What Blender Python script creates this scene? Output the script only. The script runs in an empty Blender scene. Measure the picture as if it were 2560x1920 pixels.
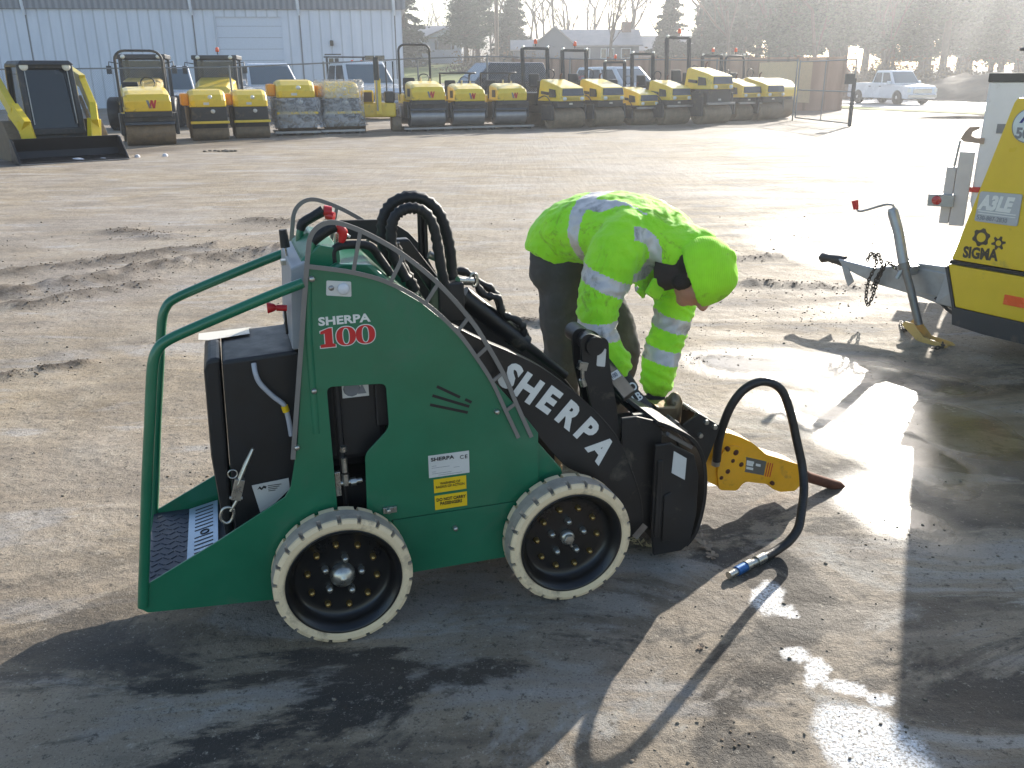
import bpy, bmesh, math, random
import numpy as np
from mathutils import Vector, Matrix, geometry, noise as mnoise
random.seed(7); rng = np.random.RandomState(11)
scene = bpy.context.scene
COL = scene.collection
R = math.radians

# ---------------------------------------------------------------- camera
cam_d = bpy.data.cameras.new("camera"); cam = bpy.data.objects.new("camera", cam_d); COL.objects.link(cam)
scene.camera = cam
cam_d.sensor_width = 36.0; cam_d.lens = 36.0 * 2196.5 / 2560
cam_d.clip_start = 0.05; cam_d.clip_end = 3000
cam.matrix_world = Matrix.Translation((0, 0, 1.55)) @ Matrix.Rotation(R(90 - 19.23), 4, 'X') @ Matrix.Rotation(R(-0.45), 4, 'Z')

# ---------------------------------------------------------------- sky, sun, exposure
SUN_AZ, SUN_EL = 29.2, 21.5            # azimuth to the right of +Y
world = bpy.data.worlds.new("World"); scene.world = world; world.use_nodes = True
wn = world.node_tree.nodes; wl = world.node_tree.links
sky = wn.new('ShaderNodeTexSky'); sky.sky_type = 'NISHITA'; sky.sun_disc = False
sky.sun_elevation = R(SUN_EL); sky.sun_rotation = R(SUN_AZ)
sky.air_density = 1.0; sky.dust_density = 0.8; sky.ozone_density = 1.2
wn['Background'].inputs['Strength'].default_value = 0.118
wl.new(sky.outputs[0], wn['Background'].inputs['Color'])
sun_d = bpy.data.lights.new("sun", 'SUN'); sun = bpy.data.objects.new("sun", sun_d); COL.objects.link(sun)
sun_d.energy = 5.0; sun_d.angle = R(0.53); sun_d.color = (1.0, 0.93, 0.82)
_s = Vector((math.sin(R(SUN_AZ)) * math.cos(R(SUN_EL)), math.cos(R(SUN_AZ)) * math.cos(R(SUN_EL)), math.sin(R(SUN_EL))))
sun.rotation_euler = _s.to_track_quat('Z', 'Y').to_euler(); sun.location = (20, 40, 30)
scene.view_settings.view_transform = 'Standard'; scene.view_settings.look = 'None'
scene.view_settings.exposure = 1.08; scene.view_settings.gamma = 1.0
scene.cycles.max_bounces = 8
scene.cycles.volume_bounces = 0

# ---------------------------------------------------------------- helpers
def V(*a): return Vector(a)

class MB:
    def __init__(s): s.v = []; s.f = []; s.sm = []; s.mi = []; s.M = None; s.cuts = []
    def cut(s): s.cuts.append((len(s.v), len(s.f))); return s      # what follows is another piece
    def add(s, vs, fs, smooth=False, mi=0):
        o = len(s.v)
        if s.M is not None: vs = [s.M @ Vector(p) for p in vs]
        s.v.extend([tuple(p) for p in vs])
        for f in fs:
            s.f.append(tuple(i + o for i in f)); s.sm.append(smooth); s.mi.append(mi)
        return s
    def box(s, x0, x1, y0, y1, z0, z1, mi=0):
        return s.add([(x0,y0,z0),(x1,y0,z0),(x1,y1,z0),(x0,y1,z0),(x0,y0,z1),(x1,y0,z1),(x1,y1,z1),(x0,y1,z1)],
                     [(0,3,2,1),(4,5,6,7),(0,1,5,4),(1,2,6,5),(2,3,7,6),(3,0,4,7)], mi=mi)
    def hexa(s, b, t, mi=0):            # 4 bottom + 4 top corners
        return s.add(list(b) + list(t), [(0,3,2,1),(4,5,6,7),(0,1,5,4),(1,2,6,5),(2,3,7,6),(3,0,4,7)], mi=mi)
    def bar(s, a, b, w, h, up=(0,0,1), mi=0):    # rectangular bar from a to b
        a = Vector(a); b = Vector(b); d = (b - a).normalized(); u = Vector(up)
        x = d.cross(u)
        if x.length < 1e-5: x = d.cross(Vector((1,0,0)))
        x.normalize(); u = x.cross(d).normalized(); x *= w/2; u *= h/2
        return s.hexa([a-x-u, a+x-u, b+x-u, b-x-u], [a-x+u, a+x+u, b+x+u, b-x+u], mi=mi)
    def prism(s, pts, a, b, plane='xz', holes=(), mi=0):   # polygon extruded along the third axis from a to b
        loops = [list(pts)] + [list(h) for h in holes]
        tess = geometry.tessellate_polygon([[Vector((p[0], p[1], 0)) for p in l] for l in loops])
        flat = [p for l in loops for p in l]
        def P(p, c): return {'xz': (p[0], c, p[1]), 'xy': (p[0], p[1], c), 'yz': (c, p[0], p[1])}[plane]
        n = len(flat); vs = [P(p, a) for p in flat] + [P(p, b) for p in flat]; fs = []
        for t in tess: fs.append(tuple(t)); fs.append(tuple(i + n for i in reversed(t)))
        k = 0
        for l in loops:
            m = len(l)
            for i in range(m):
                j = (i + 1) % m; fs.append((k+i, k+i+n, k+j+n, k+j))
            k += m
        return s.add(vs, fs, mi=mi)
    def tube(s, pts, r, n=10, closed=False, caps=True, mi=0, sm=0, flat=1.0):
        pts = [Vector(p) for p in pts]
        rs = list(r) if hasattr(r, '__len__') else [r] * len(pts)
        if sm:
            q = []; qr = []; m = len(pts); segs = m if closed else m - 1
            for i in range(segs):
                if closed: p0, p1, p2, p3 = pts[(i-1) % m], pts[i], pts[(i+1) % m], pts[(i+2) % m]
                else: p0, p1, p2, p3 = pts[max(i-1,0)], pts[i], pts[i+1], pts[min(i+2, m-1)]
                for k in range(sm):
                    t = k / sm
                    q.append(0.5*((2*p1) + (-p0+p2)*t + (2*p0-5*p1+4*p2-p3)*t*t + (-p0+3*p1-3*p2+p3)*t*t*t))
                    qr.append(rs[i] + (rs[(i+1) % m] - rs[i]) * t)
            if not closed: q.append(pts[-1]); qr.append(rs[-1])
            pts, rs = q, qr
        m = len(pts); T = []
        for i in range(m):
            a = pts[(i-1) % m] if (closed or i > 0) else pts[0]; b = pts[(i+1) % m] if (closed or i < m-1) else pts[-1]
            T.append((b - a).normalized())
        ref = Vector((0,0,1)) if abs(T[0].z) < 0.9 else Vector((0,1,0))
        u = T[0].cross(ref).normalized(); vs = []
        for i in range(m):
            if i: 
                u = u - T[i] * u.dot(T[i]); u.normalize()
            w = T[i].cross(u)
            for k in range(n):
                a = 2*math.pi*k/n; vs.append(pts[i] + u*(rs[i]*math.cos(a)) + w*(rs[i]*flat*math.sin(a)))
        fs = []
        for i in range(m if closed else m-1):
            for k in range(n):
                a = i*n+k; b = i*n+(k+1) % n; c = ((i+1) % m)*n+(k+1) % n; d = ((i+1) % m)*n+k; fs.append((a,b,c,d))
        s.add(vs, fs, True, mi)
        if caps and not closed:
            s.add(vs[:n], [tuple(reversed(range(n)))], False, mi); s.add(vs[-n:], [tuple(range(n))], False, mi)
        return s
    def lathe(s, prof, o=(0,0,0), axis='y', n=32, mi=0, smooth=True, caps=True):   # prof [(r, h)] about an axis through o
        vs = []; o = Vector(o)
        for r, h in prof:
            for k in range(n):
                a = 2*math.pi*k/n; c, d = r*math.cos(a), r*math.sin(a)
                vs.append(o + {'y': Vector((c, h, d)), 'z': Vector((c, d, h)), 'x': Vector((h, c, d))}[axis])
        fs = []
        for i in range(len(prof)-1):
            for k in range(n): fs.append((i*n+k, i*n+(k+1) % n, (i+1)*n+(k+1) % n, (i+1)*n+k))
        s.add(vs, fs, smooth, mi)
        for i, rev in (((0, True), (len(prof)-1, False)) if caps else ()):
            if prof[i][0] > 1e-4:
                idx = list(range(i*n, (i+1)*n)); s.add([vs[j] for j in idx], [tuple(reversed(range(n))) if rev else tuple(range(n))], False, mi)
        return s
    def ball(s, c, r, n=12, m=8, mi=0):
        c = Vector(c); r = Vector(r) if hasattr(r, '__len__') else Vector((r, r, r)); vs = []; fs = []
        for i in range(1, m):
            th = math.pi*i/m
            for k in range(n):
                a = 2*math.pi*k/n; vs.append(c + Vector((r.x*math.sin(th)*math.cos(a), r.y*math.sin(th)*math.sin(a), r.z*math.cos(th))))
        t = len(vs); vs += [c + Vector((0,0,r.z)), c - Vector((0,0,r.z))]
        for i in range(m-2):
            for k in range(n): fs.append((i*n+k, (i+1)*n+k, (i+1)*n+(k+1) % n, i*n+(k+1) % n))
        for k in range(n): fs.append((t, k, (k+1) % n)); fs.append((t+1, (m-2)*n+(k+1) % n, (m-2)*n+k))
        return s.add(vs, fs, True, mi)
    def loft(s, rings, caps=True, mi=0, smooth=True):
        n = len(rings[0]); vs = [p for r in rings for p in r]; fs = []
        for i in range(len(rings)-1):
            for k in range(n): fs.append((i*n+k, i*n+(k+1) % n, (i+1)*n+(k+1) % n, (i+1)*n+k))
        if caps: fs.append(tuple(reversed(range(n)))); fs.append(tuple(range((len(rings)-1)*n, len(rings)*n)))
        return s.add(vs, fs, smooth, mi)
    def mesh(s, name):
        me = bpy.data.meshes.new(name); me.from_pydata(s.v, [], s.f); me.update()
        me.polygons.foreach_set('use_smooth', s.sm); me.polygons.foreach_set('material_index', s.mi)
        bm = bmesh.new(); bm.from_mesh(me); bmesh.ops.recalc_face_normals(bm, faces=bm.faces); bm.to_mesh(me); bm.free()
        return me
    def build(s, name, mats, parent=None, bev=0.0, loc=None, rot=None, seg=2, label=None):
        if s.cuts:
            C = [(0, 0)]+s.cuts+[(len(s.v), len(s.f))]; o = None
            for (v0, f0), (v1, f1) in zip(C[:-1], C[1:]):
                if f1 == f0: continue
                q = MB(); q.v = s.v[v0:v1]; q.f = [tuple(i-v0 for i in f) for f in s.f[f0:f1]]; q.sm = s.sm[f0:f1]; q.mi = s.mi[f0:f1]
                o = link(name, q.mesh(name), mats, parent, bev, loc, rot, seg, label)
            return o
        me = s.mesh(name); return link(name, me, mats, parent, bev, loc, rot, seg, label)

def link(name, me, mats, parent=None, bev=0.0, loc=None, rot=None, seg=2, label=None):
    o = bpy.data.objects.new(name, me); COL.objects.link(o)
    for m in (mats if isinstance(mats, (list, tuple)) else [mats]): me.materials.append(m)
    if parent is not None: o.parent = parent
    if loc is not None: o.location = loc
    if rot is not None: o.rotation_euler = rot
    if bev:
        b = o.modifiers.new('bevel', 'BEVEL'); b.width = bev; b.segments = seg; b.limit_method = 'ANGLE'; b.angle_limit = R(40); b.use_clamp_overlap = True
    if label: o['label'] = label
    return o

def thing(name, label, cat, loc=(0,0,0), rz=0.0, group=None, scale=None):
    o = bpy.data.objects.new(name, None); COL.objects.link(o); o.empty_display_size = 0.1
    o.location = loc; o.rotation_euler = (0, 0, rz); o['label'] = label; o['category'] = cat
    if scale: o.scale = (scale,)*3 if not hasattr(scale, '__len__') else scale
    if group: o['group'] = group
    return o
def tag(o, label, cat, group=None):
    o['label'] = label; o['category'] = cat
    if group: o['group'] = group
    return o
def struct(o, kind='structure'): o['kind'] = kind; return o
def copy_tree(o, parent=None):
    c = o.copy(); COL.objects.link(c)
    if parent is not None: c.parent = parent
    for ch in list(o.children): copy_tree(ch, c)
    return c
def baked(o):          # mesh with its modifiers applied
    bpy.context.view_layer.update()
    dg = bpy.context.evaluated_depsgraph_get(); me = bpy.data.meshes.new_from_object(o.evaluated_get(dg)); return me

def text_mesh(body, size, ext=0.0008, offset=0.0, align='LEFT', sx=1.0, spacing=1.0, shear=0.0):
    c = bpy.data.curves.new('lettering', 'FONT'); c.body = body; c.size = size; c.extrude = ext; c.offset = offset
    c.align_x = align; c.space_character = spacing; c.shear = shear; c.resolution_u = 3; c.space_line = 0.95
    o = bpy.data.objects.new('lettering', c); COL.objects.link(o); bpy.context.view_layer.update()
    me = bpy.data.meshes.new_from_object(o.evaluated_get(bpy.context.evaluated_depsgraph_get()))
    bpy.data.objects.remove(o); bpy.data.curves.remove(c)
    if sx != 1.0:
        for v in me.vertices: v.co.x *= sx
    return me
def text_on(body, size, m, parent, loc, rot, **k):
    me = text_mesh(body, size, **k); me.name = 'lettering'; me.materials.clear()
    return link('lettering', me, m, parent, 0, loc, rot)

# ---------------------------------------------------------------- materials
def s2l(c):
    return tuple(((x/255)/12.92 if x/255 <= 0.04045 else ((x/255+0.055)/1.055)**2.4) for x in c)
def new_mat(name):
    m = bpy.data.materials.new(name); m.use_nodes = True; return m, m.node_tree.nodes, m.node_tree.links, m.node_tree.nodes['Principled BSDF']
def N(nt, typ, **k):
    n = nt.new(typ)
    for a, b in k.items():
        if a in n.inputs: n.inputs[a].default_value = b
        else: setattr(n, a, b)
    return n
def noise_node(nt, lk, scale, detail=5, rough=0.6, coord='Object', stretch=None, dist=0.0, rot=0.0):
    tc = nt.new('ShaderNodeTexCoord'); mp = nt.new('ShaderNodeMapping'); lk.new(tc.outputs[coord], mp.inputs[0])
    if stretch: mp.inputs['Scale'].default_value = stretch
    mp.inputs['Rotation'].default_value = (0, 0, rot)
    n = nt.new('ShaderNodeTexNoise'); n.inputs['Scale'].default_value = scale; n.inputs['Detail'].default_value = detail
    n.inputs['Roughness'].default_value = rough; n.inputs['Distortion'].default_value = dist; lk.new(mp.outputs[0], n.inputs['Vector'])
    return n.outputs['Fac']
def ramp(nt, lk, fac, stops):
    r = nt.new('ShaderNodeValToRGB'); e = r.color_ramp.elements
    while len(e) < len(stops): e.new(0.5)
    for i, (p, c) in enumerate(stops):
        e[i].position = p; e[i].color = (c, c, c, 1) if not hasattr(c, '__len__') else (*c, 1)
    lk.new(fac, r.inputs[0]); return r.outputs[0]
def mix(nt, lk, fac, a, b, mode='MIX'):
    m = nt.new('ShaderNodeMix'); m.data_type = 'RGBA'; m.blend_type = mode
    for i, x in ((0, fac), (6, a), (7, b)):
        if isinstance(x, (int, float)): m.inputs[i].default_value = x
        elif isinstance(x, tuple): m.inputs[i].default_value = (*x, 1) if len(x) == 3 else x
        else: lk.new(x, m.inputs[i])
    return m.outputs[2]
def math_n(nt, lk, op, a, b=0.0, clamp=False):
    m = nt.new('ShaderNodeMath'); m.operation = op; m.use_clamp = clamp
    for i, x in ((0, a), (1, b)):
        if isinstance(x, (int, float)): m.inputs[i].default_value = x
        else: lk.new(x, m.inputs[i])
    return m.outputs[0]
def bump_to(nt, lk, bsdf, h, strength, dist):
    b = nt.new('ShaderNodeBump'); b.inputs['Strength'].default_value = strength; b.inputs['Distance'].default_value = dist
    lk.new(h, b.inputs['Height']); lk.new(b.outputs[0], bsdf.inputs['Normal'])
_mc = {}
def pm(name, col, rough=0.5, metal=0.0, var=0.12, scale=9.0, bump=0.0, bscale=60.0, coat=0.0, dirt=None, dscale=5.0, damt=0.5, spec=None):
    """painted / plain surface with mottled colour, uneven gloss and optional dirt"""
    if name in _mc: return _mc[name]
    m, nt, lk, b = new_mat(name); c = s2l(col)
    f = noise_node(nt, lk, scale, 6, 0.65)
    lo = tuple(x*(1-var) for x in c); hi = tuple(min(1, x*(1+var)) for x in c)
    cc = ramp(nt, lk, f, [(0.3, lo), (0.7, hi)])
    rr = ramp(nt, lk, f, [(0.3, max(0.02, rough-0.08)), (0.7, min(1, rough+0.1))])
    if dirt is not None:
        d = noise_node(nt, lk, dscale, 8, 0.7, dist=0.4)
        dm = ramp(nt, lk, d, [(0.62-damt*0.25, 0.0), (0.75-damt*0.15, 1.0)])
        cc = mix(nt, lk, dm, cc, s2l(dirt)); rr = mix(nt, lk, dm, rr, (0.85, 0.85, 0.85))
    lk.new(cc, b.inputs['Base Color']); lk.new(rr, b.inputs['Roughness']); b.inputs['Metallic'].default_value = metal
    if coat: b.inputs['Coat Weight'].default_value = coat; b.inputs['Coat Roughness'].default_value = 0.12
    if spec is not None: b.inputs['Specular IOR Level'].default_value = spec
    if bump:
        h = noise_node(nt, lk, bscale, 4, 0.6); bump_to(nt, lk, b, h, bump, 0.004)
    _mc[name] = m; return m

M_green = pm('green_paint', (16, 106, 74), 0.36, var=0.12, scale=5, coat=0.5, bump=0.10, bscale=260, dirt=(58, 104, 78), dscale=2.5, damt=.35)
M_black = pm('black_paint', (22, 22, 24), 0.42, var=0.35, scale=10, coat=0.1, dirt=(96, 88, 76), dscale=7, damt=0.12)
M_blackpl = pm('black_plastic', (26, 26, 29), 0.45, var=0.25, scale=20, bump=0.1, bscale=500)
M_rubber = pm('black_rubber', (20, 20, 21), 0.55, var=0.3, scale=14, bump=0.25, bscale=220, dirt=(80, 74, 66), dscale=12, damt=0.15)
M_gray = pm('grey_powder_paint', (122, 117, 112), 0.45, var=0.08, scale=12, bump=0.05, bscale=500)
M_zinc = pm('zinc_plated_steel', (178, 176, 168), 0.3, metal=0.9, var=0.2, scale=40, bump=0.05)
M_brass = pm('yellow_zinc', (168, 138, 84), 0.32, metal=0.9, var=0.2, scale=60)
M_steel = pm('bare_steel', (150, 148, 146), 0.35, metal=0.85, var=0.25, scale=25)
M_rust = pm('rusty_steel', (96, 56, 40), 0.7, metal=0.3, var=0.4, scale=30, bump=0.4, bscale=90)
M_white = pm('white_paint', (215, 216, 220), 0.4, var=0.06, scale=5, coat=0.3, dirt=(150, 142, 130), dscale=3, damt=0.15)
M_sticker = pm('sticker_white', (205, 203, 198), 0.4, var=0.04)
M_stickery = pm('sticker_yellow', (232, 190, 20), 0.4, var=0.05)
M_inkblack = pm('ink_black', (24, 24, 26), 0.5, var=0.1)
M_inkwhite = pm('ink_white', (222, 220, 214), 0.45, var=0.05, scale=60)
M_inkgray = pm('ink_grey', (120, 122, 128), 0.5, var=0.1)
M_red = pm('red_plastic', (190, 22, 28), 0.35, var=0.1, coat=0.2)
M_inkred = pm('ink_red', (196, 34, 36), 0.45, var=0.06)
M_yellow = pm('yellow_machine_paint', (232, 196, 14), 0.42, var=0.08, scale=4, spec=0.9, coat=0.5, dirt=(120, 100, 66), dscale=3, damt=0.15)
M_orange = pm('orange_lens', (235, 88, 20), 0.25, var=0.08, coat=0.4)
M_dark = pm('dark_grey_paint', (48, 50, 54), 0.5, var=0.2, scale=6, dirt=(104, 94, 80), dscale=4, damt=0.25)
M_mud = pm('muddy_steel', (112, 98, 80), 0.75, metal=0.1, var=0.3, scale=6, bump=0.3, bscale=30)
def glass_mat(name, col, rough=0.06, alpha=0.35):
    m, nt, lk, b = new_mat(name); b.inputs['Base Color'].default_value = (*s2l(col), 1); b.inputs['Roughness'].default_value = rough
    b.inputs['Alpha'].default_value = alpha; b.inputs['Coat Weight'].default_value = 0.6; b.inputs['Coat Roughness'].default_value = 0.03
    f = noise_node(nt, lk, 6, 4); lk.new(ramp(nt, lk, f, [(0.3, rough), (0.75, rough+0.18)]), b.inputs['Roughness']); return m
M_glass = glass_mat('tinted_glass', (40, 52, 58), 0.05, 0.55)
M_glassdark = glass_mat('dark_window_glass', (16, 22, 28), 0.06, 0.93)
# ---------------------------------------------------------------- ground
def vnoise(x, y, s, seed=0):
    """smooth value noise, numpy"""
    x = x*s + seed*17.13; y = y*s + seed*9.71
    xi = np.floor(x); yi = np.floor(y); fx = x-xi; fy = y-yi; fx = fx*fx*(3-2*fx); fy = fy*fy*(3-2*fy)
    def h(a, b):
        t = np.sin(a*127.1 + b*311.7 + seed*74.7)*43758.5453; return t-np.floor(t)
    return (h(xi,yi)*(1-fx)+h(xi+1,yi)*fx)*(1-fy) + (h(xi,yi+1)*(1-fx)+h(xi+1,yi+1)*fx)*fy
def fbm(x, y, s, o=4, seed=0):
    r = 0; a = 1; t = 0
    for i in range(o): r = r + a*vnoise(x, y, s*2**i, seed+i*3); t += a; a *= 0.5
    return r/t
def segd(x, y, pts):
    d = np.full(np.shape(x), 1e9)
    for (ax, ay), (bx, by) in zip(pts[:-1], pts[1:]):
        t = np.clip(((x-ax)*(bx-ax)+(y-ay)*(by-ay))/((bx-ax)**2+(by-ay)**2), 0, 1)
        d = np.minimum(d, np.hypot(x-ax-t*(bx-ax), y-ay-t*(by-ay)))
    return d
RIDGES = [([(-4.9, 7.0), (-3.9, 7.7), (-2.9, 8.6)], .10, .045), ([(-4.9, 6.0), (-3.7, 6.7), (-2.8, 7.9), (-2.2, 8.3)], .16, .06), ([(-2.2, 8.4), (-1.5, 8.6)], .05, .02),
          ([(-4.7, 5.7), (-3.5, 6.3), (-2.9, 7.0)], .10, .03), ([(-2.9, 4.6), (-2.5, 4.85)], .05, .02), ([(1.0, 8.0), (1.6, 7.6), (2.4, 7.9)], .09, .025),
          ([(1.9, 6.8), (2.7, 6.6)], .10, .03), ([(-3.0, 10.3), (-2.3, 10.0)], .15, .03), ([(-4.3, 9.6), (-3.6, 9.2)], .14, .03), ([(.3, 5.6), (-.4, 5.9)], .06, .03)]
PUD = [  # puddle blobs (x, y, rx, ry, rot deg)
    (1.95, 4.55, .55, .16, -28), (1.62, 3.95, .30, .11, -40), (2.0, 3.85, .24, .36, 20), (1.72, 3.45, .16, .30, 15), (1.35, 4.75, .22, .10, -20),
    (3.6, 8.3, .7, .8, 20), (4.6, 7.6, .9, .4, 0), (1.46, 2.96, .10, .16, 10)]
ICE = [(.80, 2.38, .045, .10, -20), (.835, 2.31, .03, .03, 0), (.80, 2.10, .045, .03, 0), (.83, 2.02, .03, .07, -25), (.89, 1.95, .06, .03, -20), (.96, 1.90, .035, .03, 0), (.87, 1.74, .12, .15, 20), (.88, 1.6, .13, .14, 0), (.84, 1.45, .15, .12, 0)]
ICE += [(.66, 2.90, .03, .05, 0), (.64, 3.0, .02, .02, 0), (.72, 3.12, .03, .02, 30), (.80, 3.2, .02, .015, 0), (.60, 2.84, .016, .016, 0)]
def blobs(x, y, L, edge=0.25):
    m = np.zeros(np.shape(x))
    for bx, by, rx, ry, a in L:
        c, s = math.cos(R(a)), math.sin(R(a)); u = ((x-bx)*c+(y-by)*s)/rx; w = (-(x-bx)*s+(y-by)*c)/ry
        d = np.sqrt(u*u+w*w); m = np.maximum(m, np.clip((1+edge-d)/(2*edge), 0, 1))
    return m
def gz(x, y):
    x = np.asarray(x, float); y = np.asarray(y, float)
    z = 0.03*(fbm(x, y, .35, 3, 5)-.5) * np.clip((np.hypot(x-.3, y-2.3)-1.6)/3, 0, 1)
    amp = np.clip((np.hypot(x-.3, y-2.5)-1.0)/1.5, 0.12, 1)
    z += amp*0.010*(fbm(x, y, 4, 4, 2)-.5) + 0.003*(vnoise(x, y, 30, 4)-.5)
    for pts, w, h in RIDGES:
        d = segd(x, y, pts) + .10*(fbm(x, y, 5, 3, 8)-.5)
        z += 1.1*h*np.exp(-(d/w)**2)*(0.35+1.3*fbm(x, y, 14, 3, 3))
    pm_ = blobs(x, y, PUD, .5); z = z*(1-.97*np.clip(pm_*1.4, 0, 1))
    z += np.clip(y-62, 0, 400)*0.056 * np.clip(1.25-np.clip(x, 0, 60)/40, .15, 1)
    return z
def axis_pts(a0, a1, near0, near1, step, grow):
    L = list(np.arange(near0, near1, step)); s = step; p = L[-1]
    while p < a1: s *= grow; p += s; L.append(p)
    s = step; p = near0; Q = []
    while p > a0: s *= grow; p -= s; Q.append(p)
    return np.array(Q[::-1]+L)
gx = axis_pts(-420, 420, -2.2, 2.8, 0.012, 1.028); gy = axis_pts(-40, 620, 1.2, 4.2, 0.012, 1.024)
GX, GY = np.meshgrid(gx, gy); GZ = gz(GX, GY)
nx, ny = len(gx), len(gy)
me = bpy.data.meshes.new('ground'); me.vertices.add(nx*ny)
me.vertices.foreach_set('co', np.stack([GX, GY, GZ], -1).ravel())
ii = (np.arange(ny-1)[:, None]*nx + np.arange(nx-1)[None]).ravel()
quads = np.stack([ii, ii+1, ii+nx+1, ii+nx], -1)
me.loops.add(quads.size); me.loops.foreach_set('vertex_index', quads.ravel())
me.polygons.add(len(quads)); me.polygons.foreach_set('loop_start', np.arange(len(quads))*4)
me.polygons.foreach_set('use_smooth', np.ones(len(quads), bool)); me.update(); me.validate()
# attributes: wet, soil (loose dark earth, plus shade painted before the machine row), ice
warp = .12*(fbm(GX, GY, 3, 4, 21)-.5); warp2 = .12*(fbm(GX, GY, 3, 4, 31)-.5); wp3 = .035*(fbm(GX, GY, 28, 3, 51)-.5); wp4 = .035*(fbm(GX, GY, 28, 3, 61)-.5)
wet = blobs(GX+warp*1.5, GY+warp2*1.5, [(a, b, rx*1.35+.05, ry*1.5+.08, r) for a, b, rx, ry, r in PUD], .35)
soil_shade = np.zeros_like(GX)
for pts, w, h in RIDGES: soil_shade = np.maximum(soil_shade, np.exp(-(segd(GX, GY, pts)/(w*1.3))**2)*np.clip(fbm(GX, GY, 9, 3, 12)*2.2-.35, 0, 1))
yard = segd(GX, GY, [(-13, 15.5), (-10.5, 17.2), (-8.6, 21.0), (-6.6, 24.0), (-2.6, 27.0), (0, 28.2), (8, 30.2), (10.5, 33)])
soil_shade = np.maximum(soil_shade, .75*np.clip(1.5-yard/.9, 0, 1)*np.clip(fbm(GX, GY, .9, 4, 91)*2.4-.5, 0, 1))  # dark band along the machine row: mud and the row's shadow, painted in
ice = blobs(GX+wp3, GY+wp4, ICE, .12)
ruf = .25*blobs(GX, GY, [(1.25, 1.8, .45, .5, 10)], .5)
pudm = blobs(GX+warp*1.2+wp3*.6, GY+warp2*1.2+wp4*.6, PUD, .07)
trk = np.zeros_like(GX)
for cx, cy, r0, w in ((3.2, -2.0, 9.2, .11), (3.2, -2.0, 8.3, .11), (-6.5, 24, 16.4, .12), (-6.5, 24, 15.2, .12), (14, 2, 12.8, .10), (14, 2, 11.7, .10)):
    d_ = np.abs(np.hypot(GX-cx, GY-cy)-r0-.12*(fbm(GX, GY, .8, 2, 71)-.5)); trk = np.maximum(trk, np.clip(1.3-d_/w, 0, 1)*np.clip(fbm(GX, GY, 1.4, 3, 81)*2.6-.75, 0, 1)*(.55+.45*np.sign(np.sin(np.arctan2(GX-cx, GY-cy)*r0*26)+.2)))
stain_shade = np.clip(blobs(GX+warp*4, GY+warp2*4, [(.1, 1.7, 2.4, 1.15, 12), (1.7, 2.2, 1.2, 1.6, 0), (2.3, 3.6, .8, 1.2, -20)], .35)+.0, 0, 1)  # stained ground zone, also the mask for the painted foreground shade
for nm, arr in (('track', trk), ('stain_shade', stain_shade), ('puddle', pudm), ('wet', wet), ('soil_shade', soil_shade), ('ice', ice)):
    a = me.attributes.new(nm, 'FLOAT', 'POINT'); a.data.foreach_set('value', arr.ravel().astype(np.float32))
m, nt, lk, b = new_mat('dirt_yard')
def attr(n):
    a = nt.new('ShaderNodeAttribute'); a.attribute_name = n; return a.outputs['Fac']
big = noise_node(nt, lk, .35, 6, .6); med = noise_node(nt, lk, 2.4, 8, .65, dist=.6); fine = noise_node(nt, lk, 30, 8, .75)
streak = noise_node(nt, lk, 1.5, 8, .62, stretch=(.55, 1.9, 1), rot=R(-38), dist=.5)
tracks = noise_node(nt, lk, 1.0, 7, .6, stretch=(.25, 3.2, 1), rot=R(-12), dist=.3)
c = ramp(nt, lk, med, [(.28, s2l((134, 118, 94))), (.5, s2l((154, 138, 114))), (.75, s2l((170, 157, 136)))])
c = mix(nt, lk, ramp(nt, lk, big, [(.42, 0.0), (.62, .7)]), c, s2l((152, 142, 132)))
c = mix(nt, lk, ramp(nt, lk, streak, [(.54, 0.0), (.62, .6)]), c, s2l((166, 162, 158)))      # chalky dried film
stain_f = math_n(nt, lk, 'ADD', math_n(nt, lk, 'MULTIPLY', attr('stain_shade'), .8), .2)
c = mix(nt, lk, math_n(nt, lk, 'MULTIPLY', ramp(nt, lk, streak, [(.40, .85), (.49, 0.0)]), stain_f), c, s2l((78, 68, 57)))      # damp bands
stain = noise_node(nt, lk, 1.1, 9, .68, stretch=(.8, 1.3, 1), rot=R(-30), dist=.9)
c = mix(nt, lk, math_n(nt, lk, 'MULTIPLY', ramp(nt, lk, stain, [(.455, .95), (.50, 0.0)]), stain_f), c, s2l((46, 41, 37)))
c = mix(nt, lk, math_n(nt, lk, 'MULTIPLY', ramp(nt, lk, stain, [(.55, 0.0), (.60, .8)]), stain_f), c, s2l((172, 168, 160)))
c = mix(nt, lk, ramp(nt, lk, tracks, [(.38, .28), (.48, 0.0)]), c, s2l((104, 90, 74)))
c = mix(nt, lk, ramp(nt, lk, fine, [(.36, .9), (.44, 0.0)]), c, s2l((66, 58, 48)))
c = mix(nt, lk, ramp(nt, lk, fine, [(.58, 0.0), (.68, .7)]), c, s2l((196, 186, 168)))
grit = noise_node(nt, lk, 140, 4, .7)
c = mix(nt, lk, ramp(nt, lk, grit, [(.36, .7), (.42, 0.0)]), c, s2l((70, 62, 54)))
c = mix(nt, lk, ramp(nt, lk, grit, [(.62, 0.0), (.68, .6)]), c, s2l((206, 198, 184)))
c = mix(nt, lk, math_n(nt, lk, 'MULTIPLY', attr('stain_shade'), .22), c, s2l((60, 54, 48)))  # even dark tint over the stained zone: foreground shade deepened in the colour
c = mix(nt, lk, math_n(nt, lk, 'MULTIPLY', attr('track'), .42), c, s2l((86, 74, 60)))
c = mix(nt, lk, attr('soil_shade'), c, s2l((74, 62, 50)))
c = mix(nt, lk, math_n(nt, lk, 'MULTIPLY', attr('wet'), .6), c, s2l((88, 80, 70)))
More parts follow.
